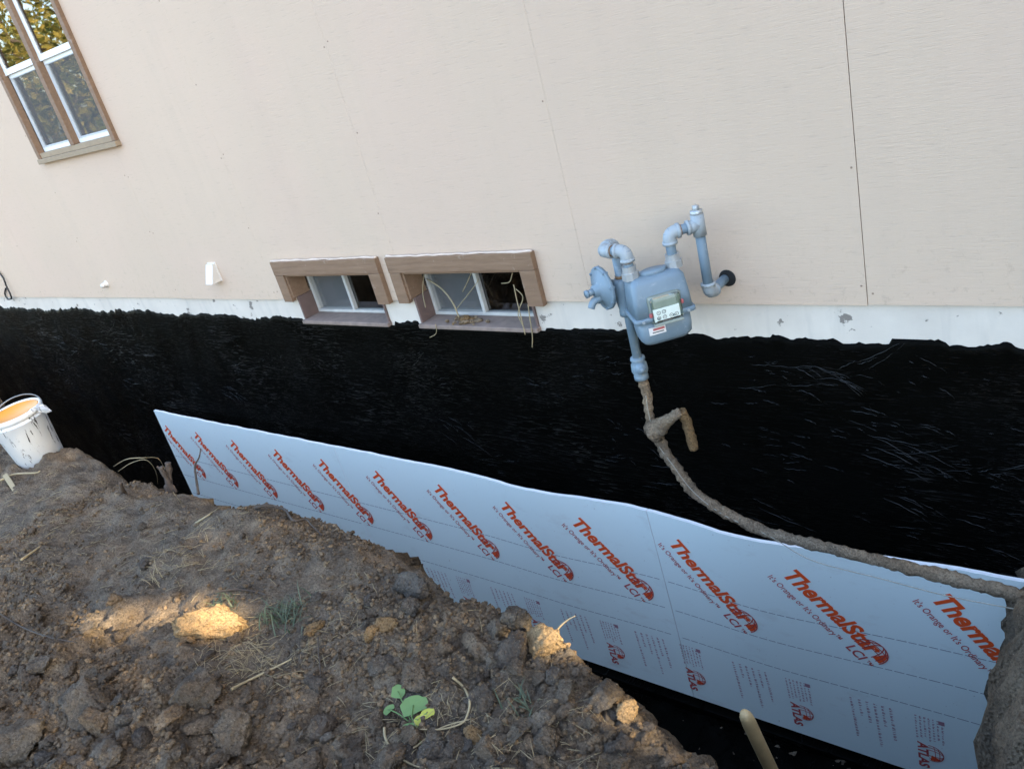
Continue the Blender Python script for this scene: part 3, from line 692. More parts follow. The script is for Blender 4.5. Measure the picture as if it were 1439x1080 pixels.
for u, v in logo_px:
    x = 0; p = on_wall(u, v, 0.085); p = on_wall(u, v, 0.085 + float(bow(p.x)) * 0.85); x = max(p.x - 0.025, -6.955); z = -1.218
    rt = board_for(x + 0.2)
    cat('printed_logo', [put((TXT[0], TXT[1]), x, z, A45, fit(TXT, 0.535))], M['red'], rt)
    cat('printed_slogan', [put(SUB, x + TD[0] * -.015 - TU[0] * .075, z + TD[1] * -.015 - TU[1] * .075, A45, fit(SUB, 0.425))], M['dred'], rt)
    lx, lz = x + TD[0] * .45 - TU[0] * .072, z + TD[1] * .45 - TU[1] * .072
    cat('printed_mark', [put(LCI, lx, lz, A45, fit(LCI, 0.092)), put(TMK, lx + TD[0] * .1 + TU[0] * .012, lz + TD[1] * .1 + TU[1] * .012, A45)], M['dred'], rt)
    gx_, gz_ = x + TD[0] * .515 + TU[0] * .012, z + TD[1] * .515 + TU[1] * .012
    gl = [put(([Vector((a, b, 0)) for a, b in vv], ff), gx_, gz_, A45, 1.0, 0.0022) for vv, ff in globe(0.075)]
    cat('printed_globe', gl, M['dred'], rt)
    fl = arc(0, 0, 0.07, 0.072, -0.2, 0.95, 8); fl = [Vector((0.028, -0.012, 0))] + [Vector((a, b, 0)) for a, b in fl]
    cat('printed_globe_fill', [put((fl, [tuple(range(len(fl)))]), gx_, gz_, A45, 1.0, 0.0019)], M['red'], rt)
    # lower row: columns of small type, block of type, dome mark
    bx = x + 0.235
    if bx < -5.2: continue
    for k in range(6):
        Ln = (0.27, 0.11, 0.15, 0.29, 0.14, 0.22)[k]
        cat('printed_line', [put(wordbars(Ln, .016, RW), bx - 0.02 + k * 0.034 if k else bx - 0.024, -1.955, math.radians(-88))], M['pale_red'], rt)
    its = [put(wordbars(0.155 - 0.012 * (k % 3), .011, RW), bx + 0.258 + k * 0.018, -1.95, math.radians(-90)) for k in range(7)]
    sq = [Vector(q) for q in ((bx + .355, -1.948, 0), (bx + .38, -1.948, 0), (bx + .38, -1.972, 0), (bx + .355, -1.972, 0))]
    its.append(([(q.x, float(board_y(q.x, q.y)) - 0.0016, q.y) for q in sq], [(0, 3, 2, 1)]))
    cat('printed_block', its, M['pale_red'], rt)
    cat('printed_name', [put(ATL, bx + 0.262, -2.125, math.radians(-90), fit(ATL, 0.165))], M['dred'], rt)
    gl = [put(([Vector((a, b, 0)) for a, b in vv], ff), bx + 0.318, -2.18, math.radians(-90), 1.0, 0.0022) for vv, ff in globe(0.05)]
    cat('printed_dome', gl, M['dred'], rt)
    fl = [Vector((0.012, 0.0, 0))] + [Vector((a, b, 0)) for a, b in arc(0, 0, 0.047, 0.047, -0.15, 0.9, 8)]
    cat('printed_dome_fill', [put((fl, [tuple(range(len(fl)))]), bx + 0.318, -2.18, math.radians(-90), 1.0, 0.0019)], M['red'], rt)
for r, (x0, x1) in zip(boards, spans):
    for z in (-1.50, -1.70, -1.895):
        its = []; x = x0 + 0.02
        while x < x1 - 0.04:
            d = 0.03 + 0.015 * random.random()
            its.append(([(X, float(board_y(X, Z)) - 0.0013, Z) for X, Z in ((x, z - .0016), (x + d, z - .0016), (x + d, z + .0016), (x, z + .0016))], [(0, 1, 2, 3)]))
            x += d + 0.008
        cat('dashed_line', its, M['grey'], r)

# ------------------------------------------------------------------ gas meter
gm = empty('gas_meter', (-1.70, -0.30, -0.05))
tag(gm, 'blue grey gas meter with round regulator and pipework mounted against the siding', 'gas meter')
pr = 0.0195
uR = Vector((-1.565, -0.225, 0.285)); uL = Vector((-1.690, -0.345, 0.285)); ux = (uR - uL).normalized()
uy = Vector((0, 0, 1)).cross(ux)          # pointing into the wall
uf = -uy                                   # meter face normal
hole = Vector((-1.478, 0.0, 0.108)); riser = Vector((-1.797, -0.255, 0))
def pipe(name, pts, r=pr, n=16): return part(name, tube(name, pts, r, n), M['meter'], gm)
def bendpath(a, corner, b, r=0.035, n=6):
    a, c, b = Vector(a), Vector(corner), Vector(b); p = c + (a - c).normalized() * r; q = c + (b - c).normalized() * r
    return [a] + [(1 - t) ** 2 * p + 2 * t * (1 - t) * c + t * t * q for t in [i / n for i in range(n + 1)]] + [b]
def elbow(a, c, b, r=pr * 1.32, leg=0.042):
    a, c, b = Vector(a), Vector(c), Vector(b); da = (a - c).normalized(); db = (b - c).normalized()
    path = bendpath(c + da * leg, c, c + db * leg, 0.03)
    v, f = tube_data(path, r, 16); r1 = tube_data([c + da * (leg - .010), c + da * (leg + .002)], r * 1.14, 16); r2 = tube_data([c + db * (leg - .010), c + db * (leg + .002)], r * 1.14, 16)
    part('elbow', merged('elbow', [(v, f), r1, r2]), M['fitting'], gm)
    part('thread_ring', merged('thread_ring', [tube_data([c + da * (leg + .002), c + da * (leg + .007)], pr * 1.12, 16)]), M['rust'], gm)
# outlet side
e0 = hole + Vector((0, -0.145, 0)); teeP = e0 + Vector((0, 0, 0.28)); elR = uR.copy(); elR.z = teeP.z
pipe('outlet_pipe', [hole + Vector((0.0, 0.03, 0.0)), e0]); elbow(hole, e0, teeP); pipe('outlet_pipe', [e0, teeP])
v1 = tube_data([teeP - Vector((0, 0, .042)), teeP + Vector((0, 0, .042))], pr * 1.32, 16); v2 = tube_data([teeP, teeP - ux * .045], pr * 1.32, 16)
v3 = tube_data([teeP - ux * .036, teeP - ux * .047], pr * 1.5, 16)
part('tee', merged('tee', [v1, v2, v3]), M['fitting'], gm)
part('plug', merged('plug', [tube_data([teeP + Vector((0, 0, .04)), teeP + Vector((0, 0, .058))], pr * 1.25, 8), tube_data([teeP + Vector((0, 0, .056)), teeP + Vector((0, 0, .076))], pr * 0.75, 4)]), M['galv'], gm)
pipe('link_pipe', [teeP, elR]); elbow(teeP, elR, uR); pipe('link_pipe', [elR, uR - Vector((0, 0, .03))])
# inlet side
elL = uL + Vector((0, 0, 0.083)); el2 = Vector((riser.x, uL.y, elL.z)); el1 = Vector((riser.x, riser.y, elL.z))
pipe('link_pipe', [uL - Vector((0, 0, .03)), elL]); elbow(uL, elL, el2); pipe('link_pipe', [elL, el2]); elbow(elL, el2, el1); elbow(el2, el1, el1 - Vector((0, 0, .3)))
pipe('riser_pipe', [el1, Vector((riser.x, riser.y, -0.17))])
for c in (uR, uL):
    n6 = tube_data([c - Vector((0, 0, .032)), c + Vector((0, 0, -.004))], pr * 1.75, 8); n7 = tube_data([c - Vector((0, 0, .004)), c + Vector((0, 0, .022))], pr * 1.42, 16)
    part('union_nut', merged('union_nut', [n6, n7], False), M['galv'], gm)
# meter body: stacked rounded sections
mc = (uR + uL) / 2; half = (uR - uL).length / 2
def section(z, hw, hd, rad, off=0.0, n=6):
    out = []
    for sx, sy, a0 in ((1, 1, 0), (-1, 1, 90), (-1, -1, 180), (1, -1, 270)):
        for i in range(n):
            a = math.radians(a0 + 90 * i / (n - 1)); out.append(mc + ux * (sx * (hw - rad) + rad * math.cos(a)) + uf * (sy * (hd - rad) + rad * math.sin(a) + off) + Vector((0, 0, z - mc.z)))
    return out
def loft(name, secs, mat, parent=gm):
    V = []; F = []; k = len(secs[0])
    for s in secs: V += s
    for i in range(len(secs) - 1):
        for j in range(k): F.append((i * k + j, i * k + (j + 1) % k, (i + 1) * k + (j + 1) % k, (i + 1) * k + j))
    F.append(tuple(range(k - 1, -1, -1))); F.append(tuple(range((len(secs) - 1) * k, len(secs) * k)))
    return part(name, pydata(name, V, F, True), mat, parent)
zt = 0.258
loft('meter_case', [section(zt, .078, .045, .022), section(zt - .006, .094, .060, .026), section(zt - .022, .106, .070, .024), section(zt - .09, .112, .077, .020), section(zt - .150, .115, .080, .018)], M['meter'])
loft('case_flange', [section(zt - .150, .120, .085, .018), section(zt - .153, .123, .088, .018), section(zt - .166, .123, .088, .018), section(zt - .169, .120, .085, .018)], M['meter'])
loft('lower_case', [section(zt - .169, .104, .071, .026), section(zt - .22, .105, .073, .030), section(zt - .256, .102, .070, .034), section(zt - .274, .090, .056, .036), section(zt - .281, .064, .036, .03)], M['meter'])
its = []
for sx_ in (-.09, -.03, .03, .09):
    c = mc + ux * sx_ + uf * .0885 + Vector((0, 0, zt - .1595 - mc.z)); its.append(tube_data([c - uf * .004, c + uf * .006], .006, 6))
part('case_bolts', merged('case_bolts', its, False), M['fitting'], gm)
# top valve cover oval
ring = []
for zz, s in ((zt - .006, 1.0), (zt + .010, 1.0), (zt + .015, .9)):
    ring.append([mc + ux * (.052 * s * math.cos(2 * math.pi * i / 24)) + uf * (.030 * s * math.sin(2 * math.pi * i / 24) + .012) + Vector((0, 0, zz - mc.z)) for i in range(24)])
loft('top_cover', ring, M['meter'])
def mbox(name, cx, cz, w_, h_, d0, d1, mat, bev=0.004, parent=gm, tilt=0):
    bm = box(-w_ / 2, w_ / 2, d0, d1, -h_ / 2, h_ / 2, bev)
    base = mc + Vector((0, 0, cz - mc.z))
    for v in bm.verts:
        c = v.co.copy(); v.co = base + ux * (cx + c.x) + uf * c.y + Vector((0, 0, c.z))
    return part(name, bm_mesh(name, bm), mat, parent)
ic = 0.135
mbox('index_housing', 0.005, ic, 0.132, 0.112, 0.07, 0.088, M['idxcase'], 0.012)
mbox('index_backing', 0.005, ic + .026, 0.096, 0.052, 0.085, 0.093, M['idxcase'], 0.006)
mbox('index_plate', 0.005, ic - .023, 0.104, 0.052, 0.085, 0.094, M['index'], 0.002)
mbox('index_cover', 0.005, ic, 0.120, 0.106, 0.089, 0.108, M['lens'], 0.014)
mbox('index_ledge', 0.005, ic - .057, 0.116, 0.009, 0.085, 0.108, M['idxcase'], 0.003)
its = []
for i, (dx, dz) in enumerate([(-.034, -.034), (-.011, -.034), (.015, -.034), (.036, -.034), (-.032, -.013), (-.011, -.012)]):
    c = mc + ux * (0.005 + dx) + uf * 0.0950 + Vector((0, 0, ic + dz - mc.z))
    its.append(([c + ux * (.008 * math.cos(t)) + Vector((0, 0, .008 * math.sin(t))) for t in [2 * math.pi * k / 14 for k in range(14)]] + [c + ux * (.0062 * math.cos(t)) + Vector((0, 0, .0062 * math.sin(t))) for t in [2 * math.pi * k / 14 for k in range(14)]], [(k, (k + 1) % 14, 14 + (k + 1) % 14, 14 + k) for k in range(14)]))
    a = i * 1.3; d = ux * math.cos(a) + Vector((0, 0, math.sin(a))); e = ux * -math.sin(a) + Vector((0, 0, math.cos(a)))
    its.append(([c - d * .002 + e * .0016, c - d * .002 - e * .0016, c + d * .007], [(0, 1, 2)]))
part('dial_marks', merged('dial_marks', its, False), M['black'], gm)
mbox('seal', -0.058, ic - .016, 0.012, 0.018, 0.087, 0.098, M['seal'], 0.004); mbox('seal', 0.070, ic + .008, 0.012, 0.018, 0.087, 0.098, M['seal'], 0.004)
mbox('sticker', -0.040, ic - .088, 0.066, 0.030, 0.069, 0.0765, M['stick'], 0.0); 
mbox('sticker_band', -0.034, ic - .082, 0.046, 0.009, 0.0764, 0.0772, M['seal'], 0.0); mbox('sticker_line', -0.038, ic - .094, 0.046, 0.004, 0.0764, 0.0772, M['black'], 0.0)
# regulator
rn = Vector((-0.50, -0.86, 0)).normalized(); rc = Vector((riser.x, riser.y, 0.16)) - Vector((0.075, 0.03, -0.03))
prof = [(0.0, -.04), (.028, -.04), (.04, -.026), (.075, -.012), (.083, -.008), (.092, -.0075), (.0925, -.001), (.0925, .001), (.092, .0055), (.083, .006), (.078, .0062), (.074, .011), (.05, .018), (.046, .024), (.026, .027), (.024, .045), (.0, .046)]
V, F = lathe(prof, rc, rn, 36); part('regulator_case', pydata('regulator_case', V, F, True), M['meter'], gm)
bt = Vector((0, 0, 1)).cross(rn); its = []
for k in range(8):
    a = 2 * math.pi * k / 8 + .2; c = rc + (bt * math.cos(a) + Vector((0, 0, 1)) * math.sin(a)) * .0875
    its.append(tube_data([c + rn * -.012, c + rn * .012], .005, 6))
part('flange_bolts', merged('flange_bolts', its, False), M['meter'], gm)
sp = rc + rn * .012 - Vector((0, 0, .035))
part('vent_spout', tube('vent_spout', spline([sp, sp + rn * .04 + Vector((0, 0, -.006)), sp + rn * .058 + Vector((0, 0, -.03))], 5), [.016] * 6 + [.015] * 4 + [.014], 14), M['meter'], gm)
part('adjuster_cap', merged('adjuster_cap', [tube_data([rc + rn * .04, rc + rn * .075], .014, 12), tube_data([rc + rn * .07, rc + rn * .08], .018, 8)]), M['meter'], gm)
part('regulator_neck', tube('regulator_neck', spline([rc - rn * .03, (rc - rn * .06 + Vector((riser.x, riser.y, .14))) / 2, Vector((riser.x, riser.y, .135))], 5), .028, 16), M['meter'], gm)
part('regulator_valve', merged('regulator_valve', [lathe([(.0, .08), (.03, .08), (.036, .07), (.040, .02), (.036, -.02), (.032, -.05), (.034, -.06), (.034, -.078), (.0, -.078)], (riser.x, riser.y, .14), (0, 0, 1), 20)]), M['meter'], gm)
part('thread_ring', tube('thread_ring', [(riser.x, riser.y, .222), (riser.x, riser.y, .234)], pr * 1.15, 16), M['rust'], gm)
# shut off valve
rv = Vector((riser.x, riser.y, -0.175))
part('shutoff_valve', merged('shutoff_valve', [lathe([(.0, .04), (.030, .04), (.032, .03), (.026, .02), (.034, .008), (.036, -.02), (.028, -.04), (.031, -.045), (.031, -.062), (.0, -.062)], rv, (0, 0, 1), 16), tube_data([rv - uf * .03, rv + uf * .052], .022, 12), tube_data([rv + uf * .05, rv + uf * .062], .012, 4)]), M['meter'], gm)
# pipe hole
pcs = lathe([(.0, .002), (.034, .002), (.038, -.004)], (hole.x + .006, 0.0005, hole.z), (0, -1, 0), 20)
part('pipe_hole', pydata('pipe_hole', *lathe([(.0, .0015), (.03, .002), (.036, .0012)], (hole.x + .012, 0.0, hole.z + .004), (0, -1, 0), 20)), M['black'], house)

# ------------------------------------------------------------------ muddy gas service pipe
gp = empty('gas_pipe', (riser.x, riser.y, -0.25)); tag(gp, 'mud caked gas service pipe curving from the meter down into the soil', 'pipe')
pp = [(riser.x, riser.y, -0.232), (-1.785, -0.26, -.32), on_wall(913, 585, .28), on_wall(926, 618, .29), on_wall(945, 650, .31), on_wall(975, 690, .34), on_wall(1020, 720, .40), on_wall(1080, 748, .47), on_wall(1150, 766, .52), on_wall(1250, 791, .57), on_wall(1340, 813, .60), on_wall(1430, 836, .63), on_wall(1530, 870, .70)]
pth = spline(pp, 22); rr = [0.019 + 0.006 * (mnoise.noise(p * 14) + 0.5) + 0.004 * mnoise.noise(p * 60) for p in pth]
def mudtube(pth, rr, n=14, amp=0.006):
    v, f = tube_data(pth, rr, n); out = []
    for i, p in enumerate(v):
        c = pth[min(i // n, len(pth) - 1)]; d = (p - c); out.append(c + d * (1 + amp / 0.02 * (mnoise.noise(p * 45) + 0.6 * mnoise.noise(p * 110))))
    return out, f
part('pipe_run', pydata('pipe_run', *mudtube(pth, rr, 16, .0055), True), M['mud'], gp)
wp = spline([p + Vector((0.008, -0.022, 0.008)) + Vector((0.006 * math.sin(i * 2.2), 0, 0.007 * math.cos(i * 1.7))) for i, p in enumerate(map(Vector, pp[1:8]))] + [Vector(p) + Vector((-.02, -.03, -.05 - .0 * i)) for i, p in enumerate(pp[8:11])] + [Vector(pp[11]) + Vector((0, -.03, -.03))], 8)
part('tracer_wire', tube('tracer_wire', wp, 0.0019, 6), M['wire'], gp)
sw = [on_wall(u, v, d) for u, v, d in ((918, 606, .31), (930, 596, .31), (945, 586, .30), (957, 578, .28), (964, 590, .26), (970, 610, .25), (975, 630, .24))]
v, f = mudtube(spline(sw[:4], 6), [.05, .047, .044, .042, .040, .038, .034, .03, .027, .025, .024, .023, .022, .022, .022, .022, .022, .021, .018], 12, 0.007)
part('mud_clump', pydata('mud_clump', v, f, True), M['mud'], gp)
v, f = mudtube(spline(sw[3:], 6), [.021] * 19, 10, 0.005)
part('anchor_strap', pydata('anchor_strap', v, f, True), M['ochre'], gp)

# ------------------------------------------------------------------ bucket
bl = on_level(58, 641, -0.30); bz = hz(bl.x, bl.y)
bl = on_level(58, 641, bz + .0); bk = empty('bucket', (bl.x, bl.y, bz - 0.015)); tag(bk, 'white plastic bucket smeared with black tar, orange lid sunk inside, on soil bank', 'bucket')
O = bk.location
V, F = lathe([(0.0, .004), (.115, 0), (.123, .008), (.145, .27), (.150, .275), (.150, .285), (.143, .288), (.143, .298), (.153, .30), (.153, .325), (.146, .33), (.139, .325), (.137, .20), (.0, .198)], O, (0.03, -0.05, 1), 40)
part('pail_body', pydata('pail_body', V, F, True), M['pail'], bk)
V, F = lathe([(0.0, .318), (.125, .318), (.13, .323), (.1365, .322), (.137, .31)], O, (0.03, -0.05, 1), 36)
part('orange_lid', pydata('orange_lid', V, F, True), M['orange'], bk)
hp = [O + Vector((.155 * math.cos(a) * 0.9, .155 * math.sin(a) * .35 - .02, .31 + .12 * math.sin(a) ** 1.0)) for a in [math.pi * i / 14 for i in range(15)]]
ha = RIGHT.copy(); ha.z = 0; ha.normalize(); hb = Vector((0, 0, 1)).cross(ha)
hp = [O + ha * (.158 * math.cos(a)) + hb * (.10 * math.sin(a)) + Vector((0, 0, .305 + .07 * math.sin(a))) for a in [math.pi * i / 14 for i in range(15)]]
part('wire_handle', tube('wire_handle', hp, .0035, 8), M['steel'], bk)
fl = [O + ha * x + hb * y + Vector((0, 0, z)) for x, y, z in ((.12, -.07, .325), (.15, -.05, .33), (.20, -.04, .30), (.215, -.02, .275), (.17, .02, .30), (.135, .03, .325), (.15, -.03, .29), (.18, -.02, .27))]
part('torn_lid_edge', pydata('torn_lid_edge', fl, [(0, 1, 5), (1, 2, 4, 5), (2, 3, 4), (0, 6, 1), (6, 7, 2, 1), (7, 3, 2)]), M['pail'], bk)
for s in (-1, 1):
    part('handle_lug', bm_mesh('handle_lug', box(O.x + ha.x * s * .152 - .014, O.x + ha.x * s * .152 + .014, O.y + ha.y * s * .152 - .014, O.y + ha.y * s * .152 + .014, O.z + .285, O.z + .32, .004)), M['pail'], bk)

# ------------------------------------------------------------------ tar splashes, widened to a sheet that darkens the shaded trench floor
xs_ = np.arange(-6.5, -0.75, 0.03); V = []; F = []; ky = 12
wd_ = np.maximum(.06, 0.30 + 0.30 * fbm(xs_ * 1.6, xs_ * 0 + 2, 71, 3) + .08 * fbm(xs_ * 9, xs_ * 0 + 4, 72, 2))
SX = np.repeat(xs_, ky); SY = -0.125 - np.repeat(wd_, ky) * np.tile(np.arange(ky) / (ky - 1), len(xs_))
SZ = height(SX, SY) + np.tile(np.where(np.arange(ky) < ky - 1, .008, -.01), len(xs_)); V = list(zip(SX, SY, SZ))
for i in range(len(xs_) - 1):
    for j in range(ky - 1): F.append((i * ky + j, i * ky + j + 1, (i + 1) * ky + j + 1, (i + 1) * ky + j))
tag(link('floor_shade_tar', pydata('floor_shade_tar', V, F, True), M['tar']), 'black tar splashes spread as a sheet to darken the shaded trench floor', 'tar', kind='stuff')

# ------------------------------------------------------------------ wooden handle in the trench
ht = on_level(1046, 1001, -0.62); hb_ = on_level(1046 + 38 * 3.6, 1001 + 80 * 3.6, -2.42)
tag(link('wooden_handle', tube('wooden_handle', [ht + (hb_ - ht) * t for t in (0, .012, .03, .3, .6, .9, 1)], [.012, .019, .021, .021, .021, .021, .021], 14), M['wood']), 'round wooden tool handle sticking up out of the trench', 'handle')

# ------------------------------------------------------------------ clods
def clod_mesh(name, sub, seed, amp=0.32, flat=0.75, smooth=True):
    bm = bmesh.new(); bmesh.ops.create_icosphere(bm, subdivisions=sub, radius=1.0)
    o = Vector((seed * 7.3, seed * 3.1, seed * 1.7)); R_ = random.Random(seed)
    planes = [(Vector((R_.gauss(0, 1), R_.gauss(0, 1), R_.gauss(0, 1))).normalized(), R_.uniform(.45, .75)) for k in range(9)]
    for v in bm.verts:
        d = v.co.normalized()
        p = d * (1 + amp * mnoise.noise(d * 1.2 + o))
        for nrm, h in planes:            # broken faces
            e = p.dot(nrm) - h
            if e > 0: p -= nrm * e * 0.9
        c1 = mnoise.voronoi(p * 3.2 + o)[0]; c2 = mnoise.voronoi(p * 7.5 + o)[0]
        p = p + d * (amp * (0.55 * (c1[1] - c1[0]) - .18 + 0.22 * (c2[1] - c2[0]) + 0.30 * mnoise.noise(p * 5 + o) + 0.16 * mnoise.noise(p * 13 + o)))
        v.co = Vector((p.x * 1.15, p.y, p.z * flat * 1.1))
    return bm_mesh(name, bm, smooth)
CL = [clod_mesh('clod', 4, i + 1, 0.36) for i in range(9)]
for me_ in CL: me_.materials.append(M['clod'])
CLg = [m_.copy() for m_ in CL]
for me_ in CLg: me_.materials.clear(); me_.materials.append(M['greyclod'])
CLo = [m_.copy() for m_ in CL]
for me_ in CLo: me_.materials.clear(); me_.materials.append(M['ochre'])
CLp = [m_.copy() for m_ in CL]
for me_ in CLp: me_.materials.clear(); me_.materials.append(M['pale'])
def clod(p, s, lib, label, group=None, sq=(1, 1, 1), sink=0.25, rz=None):
    o = bpy.data.objects.new('soil_clod', random.choice(lib)); COL.objects.link(o)
    o.location = (p.x, p.y, p.z + s * 0.75 * (1 - sink) * 0.6); o.scale = (s * sq[0], s * sq[1], s * sq[2])
    o.rotation_euler = (random.uniform(-.4, .4), random.uniform(-.4, .4), random.uniform(0, 6.28) if rz is None else rz)
    tag(o, label, 'soil clod', group); return o
def px_size(p, px): return px * (p - CAMLOC).dot(FWD) / 1161.33
def clod_at(u, v, px, lib, label, group=None, **k):
    p = on_soil(u, v); return clod(p, px_size(p, px) * 0.5, lib, label, group, **k)
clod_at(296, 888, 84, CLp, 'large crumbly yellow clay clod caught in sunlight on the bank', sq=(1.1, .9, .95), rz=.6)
clod_at(290, 985, 78, CLg, 'big rounded grey soil clod beside the dry grass stems', sq=(1, 1, 1.1))
clod_at(524, 893, 26, CLo, 'rusty orange clay clod, smaller of a touching pair', sq=(1, 1, 1.1)); clod_at(547, 880, 32, CLo, 'rusty orange clay clod, larger of a touching pair')
clod_at(444, 887, 30, CLo, 'flat reddish clay clod beside the blue green grass tuft', sq=(1.4, .8, .6))
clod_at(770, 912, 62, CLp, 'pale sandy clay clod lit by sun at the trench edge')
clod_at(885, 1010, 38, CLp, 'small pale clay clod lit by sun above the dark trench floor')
clod_at(672, 1040, 36, CLo, 'brownish orange clod lying by the curled dry stem')
clod_at(760, 1022, 40, CLg, 'smooth pale grey clod near the thin grass sprig')
clod_at(725, 880, 56, CLg, 'large dark grey clod on the bank edge above the boards'); clod_at(700, 888, 36, CLg, 'medium dark grey clod leaning on larger clod at the bank edge')
clod_at(725, 930, 62, CL, 'broad brown clod below the bank edge clods', sq=(1.2, 1, .8)); clod_at(670, 915, 52, CL, 'flattish brown clod left of the broad brown clod', sq=(1.2, .9, .8))
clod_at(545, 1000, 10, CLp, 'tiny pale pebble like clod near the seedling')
clod_at(130, 1000, 76, CLg, 'dark grey clod overhanging a hollow in the loose soil'); clod_at(30, 1050, 84, CLg, 'wide grey clod beside a hollow in the loose soil'); clod_at(330, 1040, 66, CLg, 'lumpy blue grey clod with crumbs around it')
# many more, spread where the soil is cloddy: countable ones
placed = 0; LB = 'brown or grey clod of dug soil lying loose on the bank'; GP = 'loose clods on the soil bank'
tries = 0
while placed < 230 and tries < 4000:
    tries += 1
    u = random.uniform(-10, 1010); v = random.uniform(700, 1085)
    crest_v = np.interp(u, [0, 90, 270, 450, 640, 790, 900, 1020], [650, 650, 705, 757, 845, 915, 985, 1090])
    if v < crest_v + 8: continue
    wgt = 0.12 + 0.5 * max(0, (u - 480) / 500) + 0.6 * max(0, (v - 900) / 180)
    if u < 480 and v < 850: wgt *= 0.35
    if random.random() > wgt: continue
    p = on_soil(u, v)
    if p.y > np.interp(p.x, CX, CY) - 0.02 or p.z < -.7: continue
    s = random.choice((14, 16, 18, 20, 24, 28, 34, 42)) * random.uniform(.8, 1.15)
    g_ = random.random() > .6; sz = 'small' if s < 19 else 'middling' if s < 30 else 'large'
    clod(p, px_size(p, s) * .5, CLg if g_ else CL, f"{sz} {'grey' if g_ else 'brown'} clod of dug soil lying loose on the bank", f"{sz} {'grey' if g_ else 'brown'} clods on the soil bank", sq=(random.uniform(.85, 1.3), 1, random.uniform(.75, 1.1))); placed += 1
# crumbs: one object
def crumb_field(name, mat, n, smin, smax, region, seed, label):
    r = np.random.default_rng(seed); V = []; F = []; off = 0
    lib = [(np.array([v.co[:] for v in m_.vertices]), np.array([p.vertices[:] for p in m_.polygons])) for m_ in CLsm]
    P = []
    while len(P) < n:
        x = r.uniform(region[0], region[1], n * 2); y = r.uniform(region[2], region[3], n * 2)
        dens = np.clip(0.25 + 1.4 * fbm(x * 1.6, y * 1.6, 91, 2) + .5 * sstep(-2.4, -1.2, x) + .5 * sstep(-2.0, -2.4, y), 0.06, 1)
        ok = (y < np.interp(x, CX, CY) + 0.06) & (r.random(n * 2) < dens) & (y > -2.3 + (x + .73) * .476)
        # more of them near the camera
        P += list(zip(x[ok], y[ok]))
    P = np.array(P[:n]); Z = height(P[:, 0], P[:, 1])
    for i in range(n):
        vv, ff = lib[i % len(lib)]; s = smin + (smax - smin) * r.random() ** 2.2
        a = r.uniform(0, 6.28); ca, sa = math.cos(a), math.sin(a); sc = s * r.uniform(.7, 1.2, 3)
        q = vv * sc; q = np.stack([q[:, 0] * ca - q[:, 1] * sa + P[i, 0], q[:, 0] * sa + q[:, 1] * ca + P[i, 1], q[:, 2] + Z[i] + s * .3], 1)
        V.append(q); F.append(ff + off); off += len(vv)
    V = np.concatenate(V); F = np.concatenate(F)
    me = bpy.data.meshes.new(name); me.vertices.add(len(V)); me.vertices.foreach_set('co', V.ravel())
    me.loops.add(len(F) * 3); me.loops.foreach_set('vertex_index', F.ravel().astype(np.int32)); me.polygons.add(len(F)); me.polygons.foreach_set('loop_start', (np.arange(len(F)) * 3).astype(np.int32))
    me.update(calc_edges=True)
    return tag(link(name, me, mat), label, 'soil', kind='stuff')
CLsm = [clod_mesh('crumb', 1, i + 40, 0.5, smooth=False) for i in range(6)]
crumb_field('soil_crumbs', M['clod'], 22000, 0.003, 0.014, (-4.2, -0.5, -2.95, -1.35), 5, 'small brown soil crumbs scattered over the bank')

# ------------------------------------------------------------------ plants, straw, twigs
def blade(root, d, L, wd, bend, n=5):
    V = []; F = []; d = d.normalized(); side = d.cross(Vector((0, 0, 1)))
    if side.length < .05: side = Vector((1, 0, 0))
    side.normalize(); p = root.copy(); st = L / n
    for i in range(n + 1):
        ww = wd * (1 - (i / n) ** 1.5) + .0003; V += [p - side * ww, p + side * ww]
        p = p + d * st; d = (d + Vector((0, 0, -bend / n))).normalized()
    for i in range(n): F.append((2 * i, 2 * i + 1, 2 * i + 3, 2 * i + 2))
    return V, F
def tuft(u, v, px, n, label, mat='grass', w_=.0022):
    p = on_soil(u, v); L = px_size(p, px); its = []
    for i in range(n):
        a = random.uniform(0, 6.28); q = p + Vector((random.gauss(0, L * .42), random.gauss(0, L * .42), 0)); q.z = hz(q.x, q.y) - .004
        its.append(blade(q, Vector((math.cos(a), math.sin(a), random.uniform(.6, 2.2))), L * random.uniform(.5, 1.1), w_, random.uniform(.5, 1.8)))
    o = empty('grass_tuft', p); tag(o, label, 'grass tuft'); part('blades', merged('blades', its), M[mat], o)
tuft(405, 868, 42, 95, 'blue green grass tuft growing out of the bare soil'); tuft(318, 852, 30, 36, 'sparse pale grass tuft behind the sunlit yellow clod')
tuft(742, 1000, 40, 22, 'thin green grass sprig among grey clods'); tuft(230, 810, 30, 30, 'small yellowish grass wisps on the smooth soil', 'straw', .0012)
